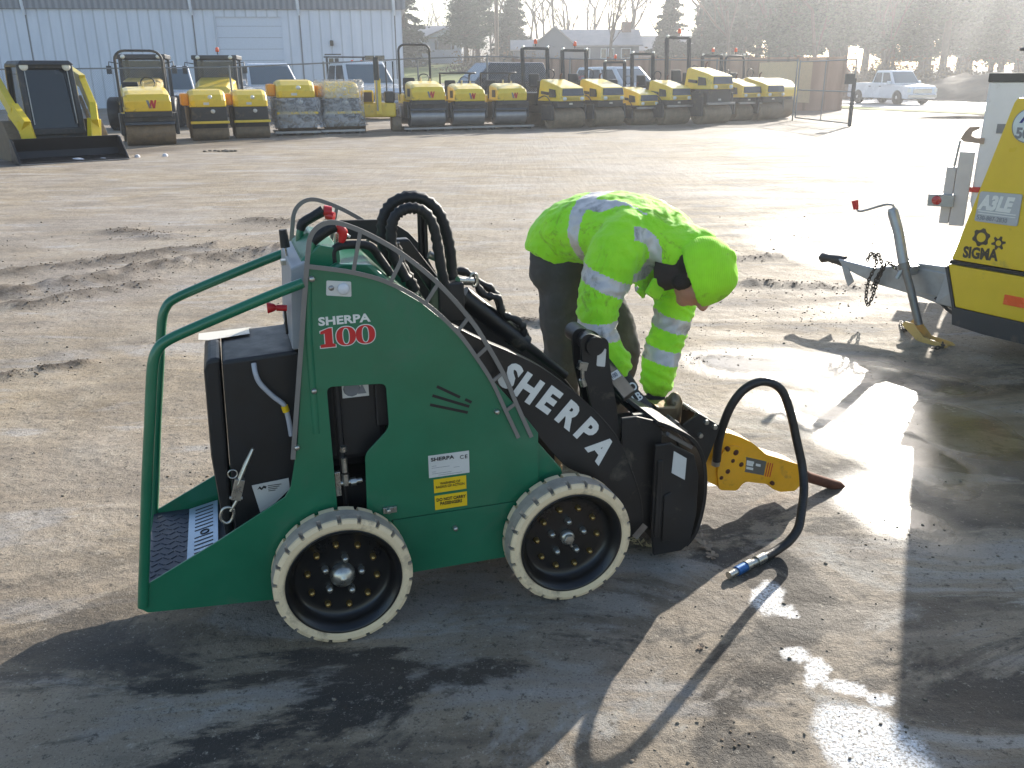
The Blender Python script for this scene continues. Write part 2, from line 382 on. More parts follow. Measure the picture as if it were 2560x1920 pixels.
c = mix(nt, lk, attr('ice'), c, mix(nt, lk, ramp(nt, lk, noise_node(nt, lk, 110, 6, .7), [(.42, 0.0), (.55, 1.0)]), s2l((120, 116, 108)), s2l((222, 224, 228))))
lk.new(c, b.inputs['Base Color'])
r1 = ramp(nt, lk, streak, [(.35, .64), (.6, .90)])
r1 = mix(nt, lk, ramp(nt, lk, big, [(.42, 0.0), (.6, .45)]), r1, (.62, .62, .62))
r1 = mix(nt, lk, attr('wet'), r1, (.2, .2, .2)); r1 = mix(nt, lk, attr('ice'), r1, (.32, .32, .32)); r1 = mix(nt, lk, attr('soil_shade'), r1, (.8, .8, .8))
r1 = mix(nt, lk, attr('puddle'), r1, ramp(nt, lk, noise_node(nt, lk, 3, 5, .6), [(.35, .12), (.7, .32)])); lk.new(r1, b.inputs['Roughness']); b.inputs['Specular IOR Level'].default_value = .5
h1 = noise_node(nt, lk, 55, 8, .75); h2 = noise_node(nt, lk, 9, 6, .65); h3 = noise_node(nt, lk, 230, 3, .6)
hh = math_n(nt, lk, 'ADD', math_n(nt, lk, 'MULTIPLY', h2, 2.2), h1)
hh = math_n(nt, lk, 'ADD', hh, math_n(nt, lk, 'MULTIPLY', h3, .35))
bp = nt.new('ShaderNodeBump'); bp.inputs['Distance'].default_value = .010
lk.new(math_n(nt, lk, 'MULTIPLY', math_n(nt, lk, 'SUBTRACT', .62, math_n(nt, lk, 'MULTIPLY', attr('wet'), .35)), math_n(nt, lk, 'SUBTRACT', 1.0, math_n(nt, lk, 'MULTIPLY', attr('puddle'), .86))), bp.inputs['Strength'])
lk.new(hh, bp.inputs['Height']); lk.new(bp.outputs[0], b.inputs['Normal'])
M_ground = m
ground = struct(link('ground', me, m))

# loose stones and clods
def scatter(name, n, sampler, size, mat_, flat=.6, kind='stuff'):
    ico = [(0,0,1),(.89,0,.45),(.28,.85,.45),(-.72,.53,.45),(-.72,-.53,.45),(.28,-.85,.45),(.72,.53,-.45),(-.28,.85,-.45),(-.89,0,-.45),(-.28,-.85,-.45),(.72,-.53,-.45),(0,0,-1)]
    tri = np.array([(0,1,2),(0,2,3),(0,3,4),(0,4,5),(0,5,1),(1,6,2),(2,7,3),(3,8,4),(4,9,5),(5,10,1),(6,7,2),(7,8,3),(8,9,4),(9,10,5),(10,6,1),(11,7,6),(11,8,7),(11,9,8),(11,10,9),(11,6,10)])
    ico = np.array(ico); P = sampler(n); x, y = P[:, 0], P[:, 1]; s = size(len(x), P); a = rng.rand(len(x))*6.28
    vs = ico[None]*(1+.45*(rng.rand(len(x), 12, 1)-.5)); sc = s[:, None, None]*(.6+.8*rng.rand(len(x), 1, 3)); sc[..., 2:] *= flat; vs = vs*sc
    ca, sa = np.cos(a)[:, None], np.sin(a)[:, None]
    X = vs[..., 0]*ca-vs[..., 1]*sa+x[:, None]; Y = vs[..., 0]*sa+vs[..., 1]*ca+y[:, None]; Z = vs[..., 2]+gz(x, y)[:, None]+s[:, None]*.2
    co = np.stack([X, Y, Z], -1).reshape(-1, 3); F = (tri[None]+12*np.arange(len(x))[:, None, None]).reshape(-1, 3)
    me = bpy.data.meshes.new(name); me.vertices.add(len(co)); me.vertices.foreach_set('co', co.ravel())
    me.loops.add(F.size); me.loops.foreach_set('vertex_index', F.ravel().astype(np.int32)); me.polygons.add(len(F)); me.polygons.foreach_set('loop_start', np.arange(len(F))*3)
    me.update(); me.validate(); o = link(name, me, mat_); return struct(o, kind)
def samp_near(n):
    u = rng.rand(n); v = rng.rand(n); y = 1.3+9*u**1.6; x = (v-.5)*1.5*y+.1
    k = vnoise(x, y, 1.3, 9)*.7+vnoise(x, y, 6, 19)*.5 > .55; return np.stack([x[k], y[k]], 1)
M_stone = pm('loose_stones', (120, 110, 96), .85, var=.45, scale=3, bump=.3, bscale=80)
M_clod = pm('dark_earth_clods', (104, 90, 74), .9, var=.4, scale=6, bump=.5, bscale=60)
scatter('gravel', 3600, samp_near, lambda n, P: (.0010+.0032*rng.rand(n)**3)*(1+P[:, 1]*.22), M_stone)
def samp_ridge(n):
    out = []
    for pts, w, h in RIDGES:
        pts = np.array(pts); k = int(n*h*len(pts)/.35)
        i = rng.randint(0, len(pts)-1, k); t = rng.rand(k)[:, None]; p = pts[i]*(1-t)+pts[i+1]*t + rng.randn(k, 2)*w*1.1; out.append(p)
    for (x, y, s, k) in ((.95, 4.9, .2, 300), (1.9, 6.3, .5, 260), (1.2, 5.4, .4, 140), (2.0, 5.6, .3, 220), (.75, 1.35+.5, .05, 0), (.55, 1.75, .07, 60), (.45, 1.62, .06, 40), (-1.3, 3.3, .3, 220), (-.9, 2.9, .15, 140), (1.35, 2.75, .1, 90), (-1.1, 4.2, .3, 120), (.42, 5.2, .16, 160)):
        k = int(k*.5); out.append(rng.randn(k, 2)*s*[1, .55]+[x, y])
    return np.concatenate(out)
scatter('earth_clods', 1500, samp_ridge, lambda n, P: (.002+.0065*rng.rand(n)**3)*(.5+P[:, 1]*.09), M_clod, .5)
# ---------------------------------------------------------------- the green mini loader
LR = thing('mini_loader', 'green stand-on mini loader with off-white solid tyres in the foreground', 'loader', (-.4785, 2.169, 0), R(17.74))
def ribbon(mb, pts, w, a, b, plane='xz', closed=False, mi=0):
    """flat bar following a polyline, width w in the plane, from a to b across it"""
    P = [Vector((p[0], p[1])) for p in pts]; n = len(P); L = []; Rr = []
    for i in range(n):
        d = (P[min(i+1, n-1)]-P[max(i-1, 0)]).normalized(); q = Vector((-d.y, d.x))*w/2; L.append(P[i]+q); Rr.append(P[i]-q)
    poly = [tuple(p) for p in L]+[tuple(p) for p in reversed(Rr)]
    mb.prism(poly, a, b, plane, mi=mi); return mb
def smooth_pts(pts, k=6):
    pts = [Vector(p) for p in pts]; m = len(pts); q = []
    for i in range(m-1):
        p0, p1, p2, p3 = pts[max(i-1, 0)], pts[i], pts[i+1], pts[min(i+2, m-1)]
        for j in range(k):
            t = j/k; q.append(0.5*((2*p1)+(-p0+p2)*t+(2*p0-5*p1+4*p2-p3)*t*t+(-p0+3*p1-3*p2+p3)*t*t*t))
    q.append(pts[-1]); return q
def rounded(pts, r, k=4):
    out = []; n = len(pts)
    for i in range(n):
        p = Vector(pts[i]); a = Vector(pts[i-1]); b = Vector(pts[(i+1) % n]); da = (a-p); db = (b-p)
        ra = min(r, da.length*.45); rb = min(r, db.length*.45); A = p+da.normalized()*ra; B = p+db.normalized()*rb
        for j in range(k+1):
            t = j/k; out.append(tuple(A*(1-t)**2+p*2*t*(1-t)+B*t*t))
    return out
PAN = [(-.016,1.088),(.095,1.062),(.188,1.028),(.276,.968),(.366,.884),(.431,.795),(.485,.71),(.545,.635),(.58,.588),(.618,.535),(.618,.3190),(.16,.3190),(.16,.128),(-.206,.121),(-.535,.148),(-.553,.165),(-.55,.225),(-.328,.336),(-.137,.441),(-.118,.47),(-.088,.60),(-.04,.95)]
HOLE = rounded([(.003,.753),(.166,.745),(.168,.61),(.095,.54),(.089,.335),(.006,.335)], .018)
YF = .575
o = MB().prism(PAN, .105, .111, holes=[HOLE]).build('side_panel', M_green, LR, .0012)
MB().prism(PAN, YF-.006, YF).build('side_panel', M_green, LR, .0012)
for a, b in ((.106, .112), (YF-.007, YF-.001)):
    MB().prism([(.163,.3165),(.60,.3165),(.60,.128),(.163,.131)], a, b).build('skirt_panel', M_green, LR, .0012)
# front nose between the panels, chassis, engine
MB().prism([(.605,.52),(.70,.40),(.72,.30),(.72,.16),(.60,.13),(.605,.3)], .118, YF-.012).build('nose_panel', M_green, LR, .004)
mb = MB(); mb.box(-.26,.70,.13,.55,.135,.165); mb.box(-.02,.6,.19,.49,.165,.42); mb.box(-.21,-.2,.12,.56,.165,.3); mb.box(.24,.58,.15,.53,.42,.62); mb.box(-.06,.12,.32,.54,.4,.92); mb.box(.14,.34,.15,.53,.6,.86)
mb.build('chassis', M_blackpl, LR, .006)
mb = MB(); mb.box(.0,.17,.165,.30,.50,.80); mb.tube([(.035,.15,.345),(.035,.15,.46)], .007); mb.tube([(.035,.15,.46),(.034,.155,.78)], .0095)
mb.build('engine_cover', M_blackpl, LR, .02)
mb = MB(); mb.tube([(.038,.135,.48),(.038,.135,.525)], .009, mi=0); mb.tube([(.038,.135,.545),(.038,.135,.56)], .010); mb.tube([(.0,.135,.445),(.085,.135,.448)], .008); mb.tube([(.052,.135,.446),(.068,.135,.447)], .013, n=6); mb.tube([(.038,.135,.44),(.038,.135,.475)], .012, n=6); mb.box(.006,.022,.116,.13,.415,.49)
mb.build('hydraulic_fitting', M_zinc, LR, .0015)
s = MB().box(.05,.125,.1615,.1625,.695,.748).build('warning_sticker', M_sticker, LR)
mb = MB(); mb.ball((.077,.161,.722), (.024,.001,.024), 14, 6); mb.prism([(.094,.704),(.118,.704),(.106,.736)], .1600,.1614); mb.build('pictogram', M_inkgray, s)
# handrails at the back
for y, low in ((.105, .17), (YF, .17)):
    pts = [(-.545,y,low),(-.535,y,.235),(-.518,y,.335),(-.487,y,.53),(-.457,y,.70),(-.440,y,.80),(-.427,y,.865),(-.412,y,.90),(-.385,y,.924),(-.30,y,.957),(-.12,y,1.02),(-.035,y,1.047)]
    MB().tube(pts, .0142, 14, sm=5).build('handrail', M_green, LR)
mb = MB()
for y in (.112, YF-.008): mb.tube([(-.035,y,.62),(-.033,y,.9),(-.022,y,1.055)], .012, 10).cut()
mb.build('corner_post', M_green, LR)
# grey flat ladder guards over both side panels
OUT = smooth_pts([(-.105,.556),(-.072,.771),(-.034,1.02),(-.018,1.12),(-.008,1.165),(.014,1.191),(.045,1.201),(.084,1.192),(.151,1.159),(.233,1.103),(.327,1.016),(.411,.912),(.461,.829),(.513,.728),(.546,.643),(.594,.528)])
INN = smooth_pts([(-.018,1.090),(.095,1.066),(.191,1.03),(.286,.967),(.373,.877),(.427,.798),(.473,.718),(.514,.622),(.553,.531)])
STR = [((.121,1.172),(.095,1.064)),((.232,1.102),(.191,1.028)),((.323,1.018),(.286,.965)),((.407,.915),(.373,.875)),((.463,.826),(.427,.796)),((.506,.74),(.473,.718)),((.546,.643),(.514,.622))]
for y in (.096, YF+.003):
    mb = MB(); ribbon(mb, OUT, .0125, y, y+.006); ribbon(mb, INN, .0115, y+.0004, y+.0056)
    for a, b in STR: ribbon(mb, [a, b], .010, y+.0007, y+.0053)
    mb.build('ladder_guard', M_gray, LR, .0016)
mb = MB()
for x, z in ((-.032,.749),(-.091,.59),(-.013,1.057),(.486,.623),(.35,.262)):
    mb.lathe([(.0001,.0885),(.005,.0885),(.0075,.091),(.0075,.105)], (x,0,z), n=10).cut(); mb.lathe([(.0001,YF+.016),(.007,YF+.014),(.0075,YF)], (x,0,z), n=10).cut()
mb.build('bolt_head', M_zinc, LR)
mb = MB(); mb.box(.135,.175,.094,.105,.348,.366); mb.lathe([(.0001,.084),(.007,.085),(.009,.094)], (.150,0,.357), n=12); mb.build('catch_bracket', M_zinc, LR, .001)
# latch plate with key and knob
lp = MB().prism(rounded([(.021,1.009),(.087,1.000),(.089,1.041),(.025,1.049)], .004), .1035, .1049).build('lock_plate', M_sticker, LR)
MB().lathe([(.0001,.094),(.013,.095),(.0155,.0985),(.0155,.1034)], (.067,0,1.024), n=24).build('knob', M_white, lp)
MB().lathe([(.0001,.099),(.0055,.0995),(.0075,.1034)], (.036,0,1.028), n=16).build('keyhole', M_steel, lp)
# vent slots
mb = MB()
for (x0, z0, x1, z1) in ((.311,.720,.378,.679),(.393,.671,.412,.659),(.297,.694,.405,.647),(.289,.667,.400,.629)): ribbon(mb, [(x0,z0),(x1,z1)], .0085, .1045, .1052).cut()
mb.build('vent_slot', M_inkblack, LR)
# lettering on the panel
RX = (R(90), 0, 0)
text_on('SHERPA', .0310, M_inkwhite, LR, (-.005,.1048,.9285), RX, sx=1.26, offset=.0011, spacing=1.02)
def ell(cx, cz, rx, rz, n=30, sq=2.3):
    o = []
    for k in range(n):
        a = 2*math.pi*k/n; c, s_ = math.cos(a), math.sin(a); o.append((cx+rx*abs(c)**(2/sq)*(1 if c > 0 else -1), cz+rz*abs(s_)**(2/sq)*(1 if s_ > 0 else -1)))
    return o
one = [(-.004,.866),(.036,.866),(.036,.874),(.029,.876),(.029,.919),(.019,.919),(-.002,.911),(-.002,.904),(.009,.905),(.009,.876),(-.004,.874)]
def grow(p, d):
    cx = sum(q[0] for q in p)/len(p); cz = sum(q[1] for q in p)/len(p); return [(q[0]+(d if q[0] > cx else -d), q[1]+(d if q[1] > cz else -d)) for q in p]
mb = MB(); mb.prism(grow(one, .0022), .1044, .1050)
for cx in (.0655, .118): mb.prism(ell(cx,.893,.0285,.0285), .1044, .1050, holes=[ell(cx,.893,.0075,.0205)])
mb.build('lettering', M_inkwhite, LR)
mb = MB(); mb.prism(one, .1038, .1046)
for cx in (.0655, .118): mb.prism(ell(cx,.893,.0262,.0262), .1038, .1046, holes=[ell(cx,.893,.0098,.0228)])
mb.build('lettering', M_inkred, LR)
# plates and stickers
pl = MB().box(.277,.4005,.1036,.1049,.4375,.509).build('maker_plate', M_sticker, LR, .0006)
text_on('SHERPA', .0155, M_inkblack, pl, (.284,.1034,.4905), RX, sx=1.3, offset=.0004)
text_on('CE', .017, M_inkblack, pl, (.371,.1034,.486), RX, sx=1.1, spacing=1.25)
mb = MB()
for k, (a, b) in enumerate([(.286,.30),(.286,.34),(.352,.37),(.286,.298),(.286,.345),(.305,.377)]): mb.box(a, b, .1031, .1037, .474-k*.0062, .4748-k*.0062)
mb.build('printed_lines', M_inkgray, pl)
pl = MB().box(.2905,.3895,.1036,.1049,.3865,.4305).build('warning_sticker', M_stickery, LR)
text_on('WARNING OF\nRADIUS OF ACTION', .0112, M_inkblack, pl, (.340,.1032,.4115), RX, align='CENTER', sx=.86)
pl = MB().box(.2915,.3905,.1036,.1049,.3305,.377).build('warning_sticker', M_stickery, LR)
text_on('DO NOT CARRY\nPASSENGERS', .0142, M_inkblack, pl, (.341,.1032,.358), RX, align='CENTER', sx=.84, offset=.0003)
# control tower, tank, handles
MB().prism([(-.075,.85),(-.060,1.075),(-.02,1.09),(-.02,.85)], .165, .535).build('control_tower', pm('grey_sheet_metal', (150,152,156), .45, var=.08), LR, .004)
MB().prism([(-.03,1.09),(.02,1.13),(.075,1.115),(.075,1.02),(-.03,1.02)], .19, .53).build('console', M_green, LR, .006)
mb = MB(); mb.prism([(.02,.9),(.02,1.055),(.06,1.078),(.16,1.070),(.215,1.01),(.30,.93),(.36,.80),(.3,.78)], .17, .50); mb.build('hydraulic_tank', M_green, LR, .012)
MB().prism([(.115,1.04),(.16,1.075),(.30,1.0),(.37,.87),(.44,.72),(.36,.70),(.28,.82),(.2,.95)], .515, .535).build('rear_cover', M_green, LR, .003)
MB().tube([(.060,.2,1.075),(.062,.2,1.11),(.09,.2,1.122),(.155,.2,1.116),(.185,.21,1.08),(.215,.21,1.03)], .0115, 12, sm=5).build('hose', M_rubber, LR)
mb = MB()
for y in (.20, .45):
    mb.tube([(-.005,y,1.13),(.005,y,1.150),(.035,y,1.167),(.066,y,1.183)] if y > .3 else [(.006,y,1.135),(.025,y,1.152),(.048,y,1.165),(.07,y,1.175)], [.0125,.0155,.0145,.0165], 12, sm=4).cut()
mb.build('hand_grip', M_rubber, LR)
mb = MB()
for y in (.45,): mb.tube([(.0,y,1.05),(-.01,y,1.10),(-.004,y,1.132)], .011, 10, sm=3)
mb.cut(); mb.tube([(.0,.2,1.08),(.002,.2,1.12),(.012,.2,1.14)], .010, 10, sm=3); mb.build('grip_stem', M_green, LR)
mb = MB(); mb.tube([(.066,.45,1.183),(.088,.45,1.178)], .017, 12); mb.tube([(.075,.45,1.17),(.095,.44,1.165)], .014, 12); mb.cut(); mb.tube([(.07,.2,1.176),(.088,.2,1.158),(.082,.2,1.13)], [.014,.014,.009], 12, sm=3); mb.build('control_lever', M_red, LR)
mb = MB(); mb.tube([(.088,.2,1.155),(.105,.2,1.142)], .006); mb.tube([(.07,.24,1.07),(.074,.24,1.15)], .006); mb.build('lever_stem', M_zinc, LR)
mb = MB(); mb.tube([(-.058,.35,1.10),(-.0605,.35,1.15)], [.0135,.0115], 12); mb.build('lever_knob', M_rubber, LR)
mb = MB(); mb.tube([(-.055,.35,1.058),(-.058,.35,1.10)], .0035, 8); mb.box(-.075,-.055,.33,.36,1.052,1.066); mb.build('throttle_lever', M_zinc, LR, .002)
mb = MB(); mb.tube([(-.075,.25,.948),(-.103,.25,.951)], .009, 10); mb.tube([(-.103,.25,.951),(-.108,.25,.952),(-.125,.25,.953),(-.128,.25,.953)], [.006,.010,.016,.014], 14); mb.build('stop_switch', M_red, LR)
mb = MB(); mb.tube([(-.078,.3,.945),(-.078,.3,.86)], .0035, 6); mb.build('cable', M_rubber, LR)
# battery / fuel housing
mb = MB(); mb.prism([(-.262,.828),(-.058,.838),(-.058,.25),(-.285,.25)], .195, .505); mb.build('battery_box', M_blackpl, LR, .008)
mb = MB(); mb.prism([(-.312,.800),(-.300,.833),(-.2655,.836),(-.289,.25),(-.312,.30),(-.322,.55)], .205, .495); mb.build('box_cover', M_blackpl, LR, .010)
st = MB().hexa([(-.325,.42,.8335),(-.18,.42,.838),(-.18,.49,.838),(-.325,.49,.8335)], [(-.297,.40,.8345),(-.21,.44,.8392),(-.17,.49,.8392),(-.297,.49,.8345)]).build('tape_strip', pm('tape_white', (226,220,206), .5, var=.05, spec=.3), LR)
MB().tube([(-.18,.185,.817),(-.178,.172,.79),(-.168,.170,.76),(-.139,.172,.721),(-.112,.170,.692),(-.104,.168,.655),(-.100,.165,.60)], .0072, 12, sm=5).build('overflow_tube', glass_mat('clear_tube', (190,192,200), .2, .75), LR)
MB().tube([(-.111,.170,.69),(-.107,.170,.672)], .0098, 10).build('cable_tie', M_stickery, LR)
# toggle clamp
mb = MB(); mb.tube([(-.207,.130,.590),(-.232,.128,.545),(-.258,.126,.493)], [.008,.0125,.0125], 10, flat=.5); mb.bar((-.250,.126,.507),(-.268,.126,.447), .022, .026); mb.tube([(-.284,.13,.452),(-.250,.13,.445)], .005, 8); mb.tube([(-.262,.126,.446),(-.285,.126,.412)], .0045, 8)
mb.tube([(-.276,.126,.412),(-.286,.126,.384),(-.302,.126,.378),(-.314,.126,.395),(-.306,.126,.42),(-.288,.126,.425)], .0042, 8, closed=True, sm=4)
mb.tube([(-.268+.0125*math.cos(a), .118, .527+.0125*math.sin(a)) for a in np.linspace(0, 6.283, 15)[:-1]], .0022, 6, closed=True)
mb.build('toggle_clamp', M_zinc, LR, .001)
pl = MB().prism([(-.222,.452),(-.118,.460),(-.118,.425),(-.205,.352)], .1895, .1915).build('notice_plate', M_sticker, LR)
mb = MB(); mb.prism([(-.208,.437),(-.200,.447),(-.196,.440),(-.190,.447),(-.182,.444),(-.184,.437),(-.19,.440),(-.196,.434),(-.202,.440)], .1885, .1893)
for k in range(4): mb.box(-.178,-.14-.006*k, .1885, .1892, .444-k*.0055, .446-k*.0055)
mb.build('printed_lines', M_inkblack, pl)
# foot platform
M_tread = pm('tread_plate', (62,68,80), .5, metal=.3, var=.15, scale=30)
mb = MB(); mb.box(-.535,-.29,.113,YF-.008,.222,.228)
for i in range(14):
    for j in range(9):
        x = -.525+.021*j+(.0105 if i % 2 else 0); y = .130+.031*i; a = R(45 if (i+j) % 2 else -45); c_, s_ = math.cos(a)*.010, math.sin(a)*.010
        mb.bar((x-c_, y-s_, .2288), (x+c_, y+s_, .2288), .004, .0022)
mb.build('foot_platform', M_tread, LR)
M_alu = pm('aluminium_plate', (176,190,206), .38, metal=.55, var=.08, scale=20)
mb = MB(); mb.hexa([(-.425,.16,.231),(-.335,.16,.250),(-.335,.55,.250),(-.425,.55,.231)], [(-.425,.16,.235),(-.335,.16,.254),(-.335,.55,.254),(-.425,.55,.235)]); sp = mb.build('step_grate', M_alu, LR, .001)
mb = MB()
for k in range(15):
    y = .185+.024*k
    if k in (7,): 
        mb.tube([(-.375+.012*math.cos(a), y+.012*math.sin(a), .2465+.0025*math.cos(a)) for a in np.linspace(0, 6.283, 13)[:-1]], .0025, 6, closed=True); continue
    mb.bar((-.405,y,.2400),(-.350,y+.003,.2516), .0048, .0012)
mb.build('grate_slots', M_inkblack, sp)
MB().box(-.292,-.284,.12,.56,.165,.30).build('kick_plate', M_green, LR)
# lift arms
ARM = smooth_pts([(.20,.955),(.335,.903),(.459,.832),(.552,.783),(.648,.722),(.769,.616),(.88,.488),(.945,.349),(.980,.245),(.992,.165)], 4)
ARB = smooth_pts([(.945,.135),(.90,.24),(.824,.336),(.725,.395),(.66,.47),(.601,.549),(.501,.68),(.40,.775),(.20,.87)], 4)
poly = [tuple(p) for p in ARM]+[tuple(p) for p in ARB]
def arm(y0, y1):
    mb = MB(); mb.prism(poly, y0, y1); ribbon(mb, [tuple(p) for p in ARM], .006, y0-.001, y1+.03 if y0 < .3 else y1+.001); return mb.build('lift_arm', M_black, LR, .0016)
arm(.125, .137)
FAR = [(x, z) for x, z in ((.12,1.142),(.235,1.138),(.288,1.124),(.33,1.094),(.369,1.05),(.40,.985),(.43,.93),(.52,.87),(.648,.77),(.78,.655),(.90,.50),(.96,.36),(.992,.17),(.945,.135),(.90,.24),(.80,.36),(.66,.50),(.501,.70),(.42,.80),(.36,.90),(.287,1.02),(.2,1.08),(.12,1.085))]
MB().prism(FAR, .515, .528).build('lift_arm', pm('dusty_black_paint', (50,45,42), .55, var=.2, dirt=(96,86,76), damt=.2), LR, .0016)
# big letters on the near arm
LET = [('S',.541,.717,-41),('H',.597,.672,-38),('E',.662,.628,-40),('R',.727,.572,-43),('P',.787,.512,-47),('A',.838,.443,-54)]
for ch, x, z, a in LET:
    me = text_mesh(ch, .104, ext=.0008, offset=.0050, align='CENTER', sx=1.0)
    for v in me.vertices: v.co.y -= .034
    link('lettering', me, M_inkwhite, LR, 0, (x-.004, .1238, z+.002), (R(90), R(-a), 0))
mb = MB(); mb.tube([(.455,.35,.92),(.51,.35,.872),(.585,.35,.805),(.66,.35,.742)], .030, 20, mi=0); mb.tube([(.66,.35,.742),(.80,.35,.62)], .014, 14); mb.tube([(.44,.31,.915),(.44,.39,.915)], .02, 14)
mb.build('lift_cylinder', M_black, LR)
mb = MB(); mb.box(.36,.44,.26,.40,.86,.98); mb.prism([(.26,1.1),(.30,1.1),(.42,.93),(.38,.9)], .36, .40); mb.tube([(.343,.4,1.02),(.345,.4,1.19)], .0085, 10); mb.tube([(.358,.4,1.02),(.358,.4,1.19)], .0085, 10); mb.build('mast_bracket', M_black, LR, .006)
# hose loops with spiral wrap
def lumpy(pts, r, k=5, am=.12, fr=7.0, seed=0, n=12):
    q = smooth_pts(pts, k); rs = [r*(1+am*math.sin(i*fr/k*1.9+seed)+am*.6*math.sin(i*2.7+seed)) for i in range(len(q))]; return MB().tube(q, rs, n)
for k, (pts, r, sd) in enumerate([
    ([(.225,.33,1.03),(.218,.33,1.09),(.218,.33,1.148),(.229,.33,1.186),(.256,.33,1.214),(.302,.33,1.226),(.352,.33,1.213),(.388,.33,1.175),(.406,.33,1.125),(.418,.33,1.06),(.421,.33,.99),(.425,.33,.93)], .0165, 0),
    ([(.27,.27,1.00),(.236,.27,1.07),(.232,.27,1.131),(.240,.27,1.172),(.262,.27,1.195),(.296,.27,1.203),(.333,.27,1.188),(.356,.27,1.146),(.366,.27,1.087),(.378,.27,1.00),(.40,.28,.93)], .0155, 1),
    ([(.24,.36,1.06),(.222,.36,1.12),(.235,.36,1.178),(.285,.36,1.222),(.335,.36,1.222),(.385,.36,1.185),(.41,.36,1.12),(.43,.36,1.0)], .0145, 2),
    ([(.245,.30,1.10),(.26,.30,1.04),(.285,.30,.99),(.30,.30,.955)], .0165, 3)]):
    lumpy(pts, r, seed=sd).build('hydraulic_hose', M_rubber, LR)
for k, (pts, r) in enumerate([
    ([(.42,.35,1.0),(.47,.35,.99),(.50,.35,.96),(.55,.35,.93),(.575,.35,.88),(.60,.35,.82),(.645,.35,.79),(.66,.35,.765),(.63,.35,.748),(.595,.35,.77)], .0125),
    ([(.49,.33,.965),(.52,.33,.92),(.565,.33,.905),(.58,.33,.855),(.625,.33,.83),(.648,.33,.80),(.64,.34,.765),(.60,.35,.755)], .0115)]):
    lumpy(pts, r, am=.22, fr=5, seed=k).build('hydraulic_hose', M_rubber, LR)
mb = MB(); mb.tube([(.345,.3,1.062),(.372,.3,1.048)], .013, 6); mb.tube([(.37,.29,1.05),(.378,.29,1.045)], .017, 14); mb.cut(); mb.tube([(.425,.28,.982),(.475,.30,.972)], .0125, 14); mb.tube([(.445,.30,.976),(.475,.30,.972)], .009, 12); mb.cut(); mb.tube([(.292,.3,.985),(.305,.3,.945)], .0095, 6); mb.cut(); mb.tube([(.47,.30,.975),(.475,.30,.995),(.49,.3,.99),(.49,.3,.965),(.48,.3,.955)], .004, 8, closed=True, sm=3)
mb.build('hose_fitting', M_zinc, LR)
# front tilt cylinder and hitch frame
mb = MB(); mb.prism(rounded([(.775,.80),(.80,.815),(.868,.79),(.872,.72),(.925,.44),(.86,.40),(.835,.50),(.785,.70)], .02), .165, .18); mb.prism(rounded([(.775,.80),(.80,.815),(.868,.79),(.872,.72),(.925,.44),(.86,.40),(.835,.50),(.785,.70)], .02), .235, .25)
mb.tube([(.82,.15,.775),(.82,.34,.775)], .030, 20); mb.tube([(.845,.18,.60),(.86,.235,.60)], .02, 10); mb.bar((.825,.21,.78),(.88,.21,.46), .045, .05)
mb.build('tilt_cylinder', M_black, LR, .004)
mb = MB(); mb.prism(rounded([(.829,.708),(.857,.702),(.860,.760),(.832,.762)], .004), .1625, .1648); mb.build('sticker', M_sticker, LR)
mb = MB(); mb.bar((.772,.17,.715),(.798,.17,.708), .02, .026); mb.tube([(.785,.17,.70),(.786,.17,.655)], .007, 8); mb.tube([(.784,.17,.668),(.792,.17,.645)], .011, 6); mb.build('valve_fitting', M_zinc, LR, .001)
mb = MB()
mb.prism([(.915,.528),(.968,.527),(1.03,.505),(1.06,.47),(1.06,.12),(.95,.09),(.925,.2)], .150, .162); mb.cut(); mb.prism([(.915,.528),(.968,.527),(1.03,.505),(1.06,.47),(1.06,.12),(.95,.09),(.925,.2)], .50, .512); mb.cut()
mb.prism([(1.022,.434),(1.076,.434),(1.165,.379),(1.186,.30),(1.188,.16),(1.168,.05),(1.14,.03),(1.035,.03),(1.022,.13)], .118, .130)
mb.prism([(1.03,.38),(1.05,.38),(1.05,.10),(1.03,.10)], .112, .118); mb.prism([(1.06,.25),(1.085,.26),(1.09,.08),(1.06,.08)], .111, .118)
mb.build('hitch_frame', M_black, LR, .003)
mb = MB(); arc = smooth_pts([(1.03,.505),(1.09,.475),(1.165,.425),(1.205,.36),(1.222,.28),(1.222,.18),(1.20,.08),(1.165,.035)], 5); ribbon(mb, [tuple(p) for p in arc], .014, .132, .50)
mb.prism([(1.06,.05),(1.15,.05),(1.15,.10),(1.06,.10)], .132, .50); mb.build('hitch_plate', M_black, LR, .002)
mb = MB(); ribbon(mb, [tuple(p) for p in smooth_pts([(.99,.50),(1.06,.492),(1.13,.452),(1.19,.385)], 5)], .010, .22, .236); ribbon(mb, [(1.085,.448),(1.175,.39)], .012, .15, .17); ribbon(mb, [(1.03,.47),(1.10,.43)], .012, .19, .215)
ribbon(mb, [(1.165,.44),(1.235,.375)], .016, .30, .325); mb.box(.98,1.10,.25,.40,.35,.44); mb.build('hitch_ribs', M_steel, LR, .002)
MB().prism([(1.084,.328),(1.134,.295),(1.136,.372),(1.088,.405)], .1160, .1175).build('sticker', M_sticker, LR)
mb = MB(); mb.hexa([(.985,.44,.52),(1.065,.30,.43),(1.155,.36,.43),(1.06,.50,.56)], [(.985,.44,.535),(1.065,.30,.445),(1.155,.36,.445),(1.06,.50,.575)])
mb.hexa([(.93,.40,.62),(.99,.30,.52),(1.06,.36,.52),(1.0,.46,.62)], [(.93,.40,.635),(.99,.30,.535),(1.06,.36,.535),(1.0,.46,.635)]); hp = mb.build('hood_plate', M_black, LR, .003)
me = text_mesh('TCO\nDLB', .042, ext=.0006, offset=.0008, align='CENTER'); link('lettering', me, M_inkwhite, hp, 0, (1.06,.40,.512), (R(48), R(-10), R(22)))
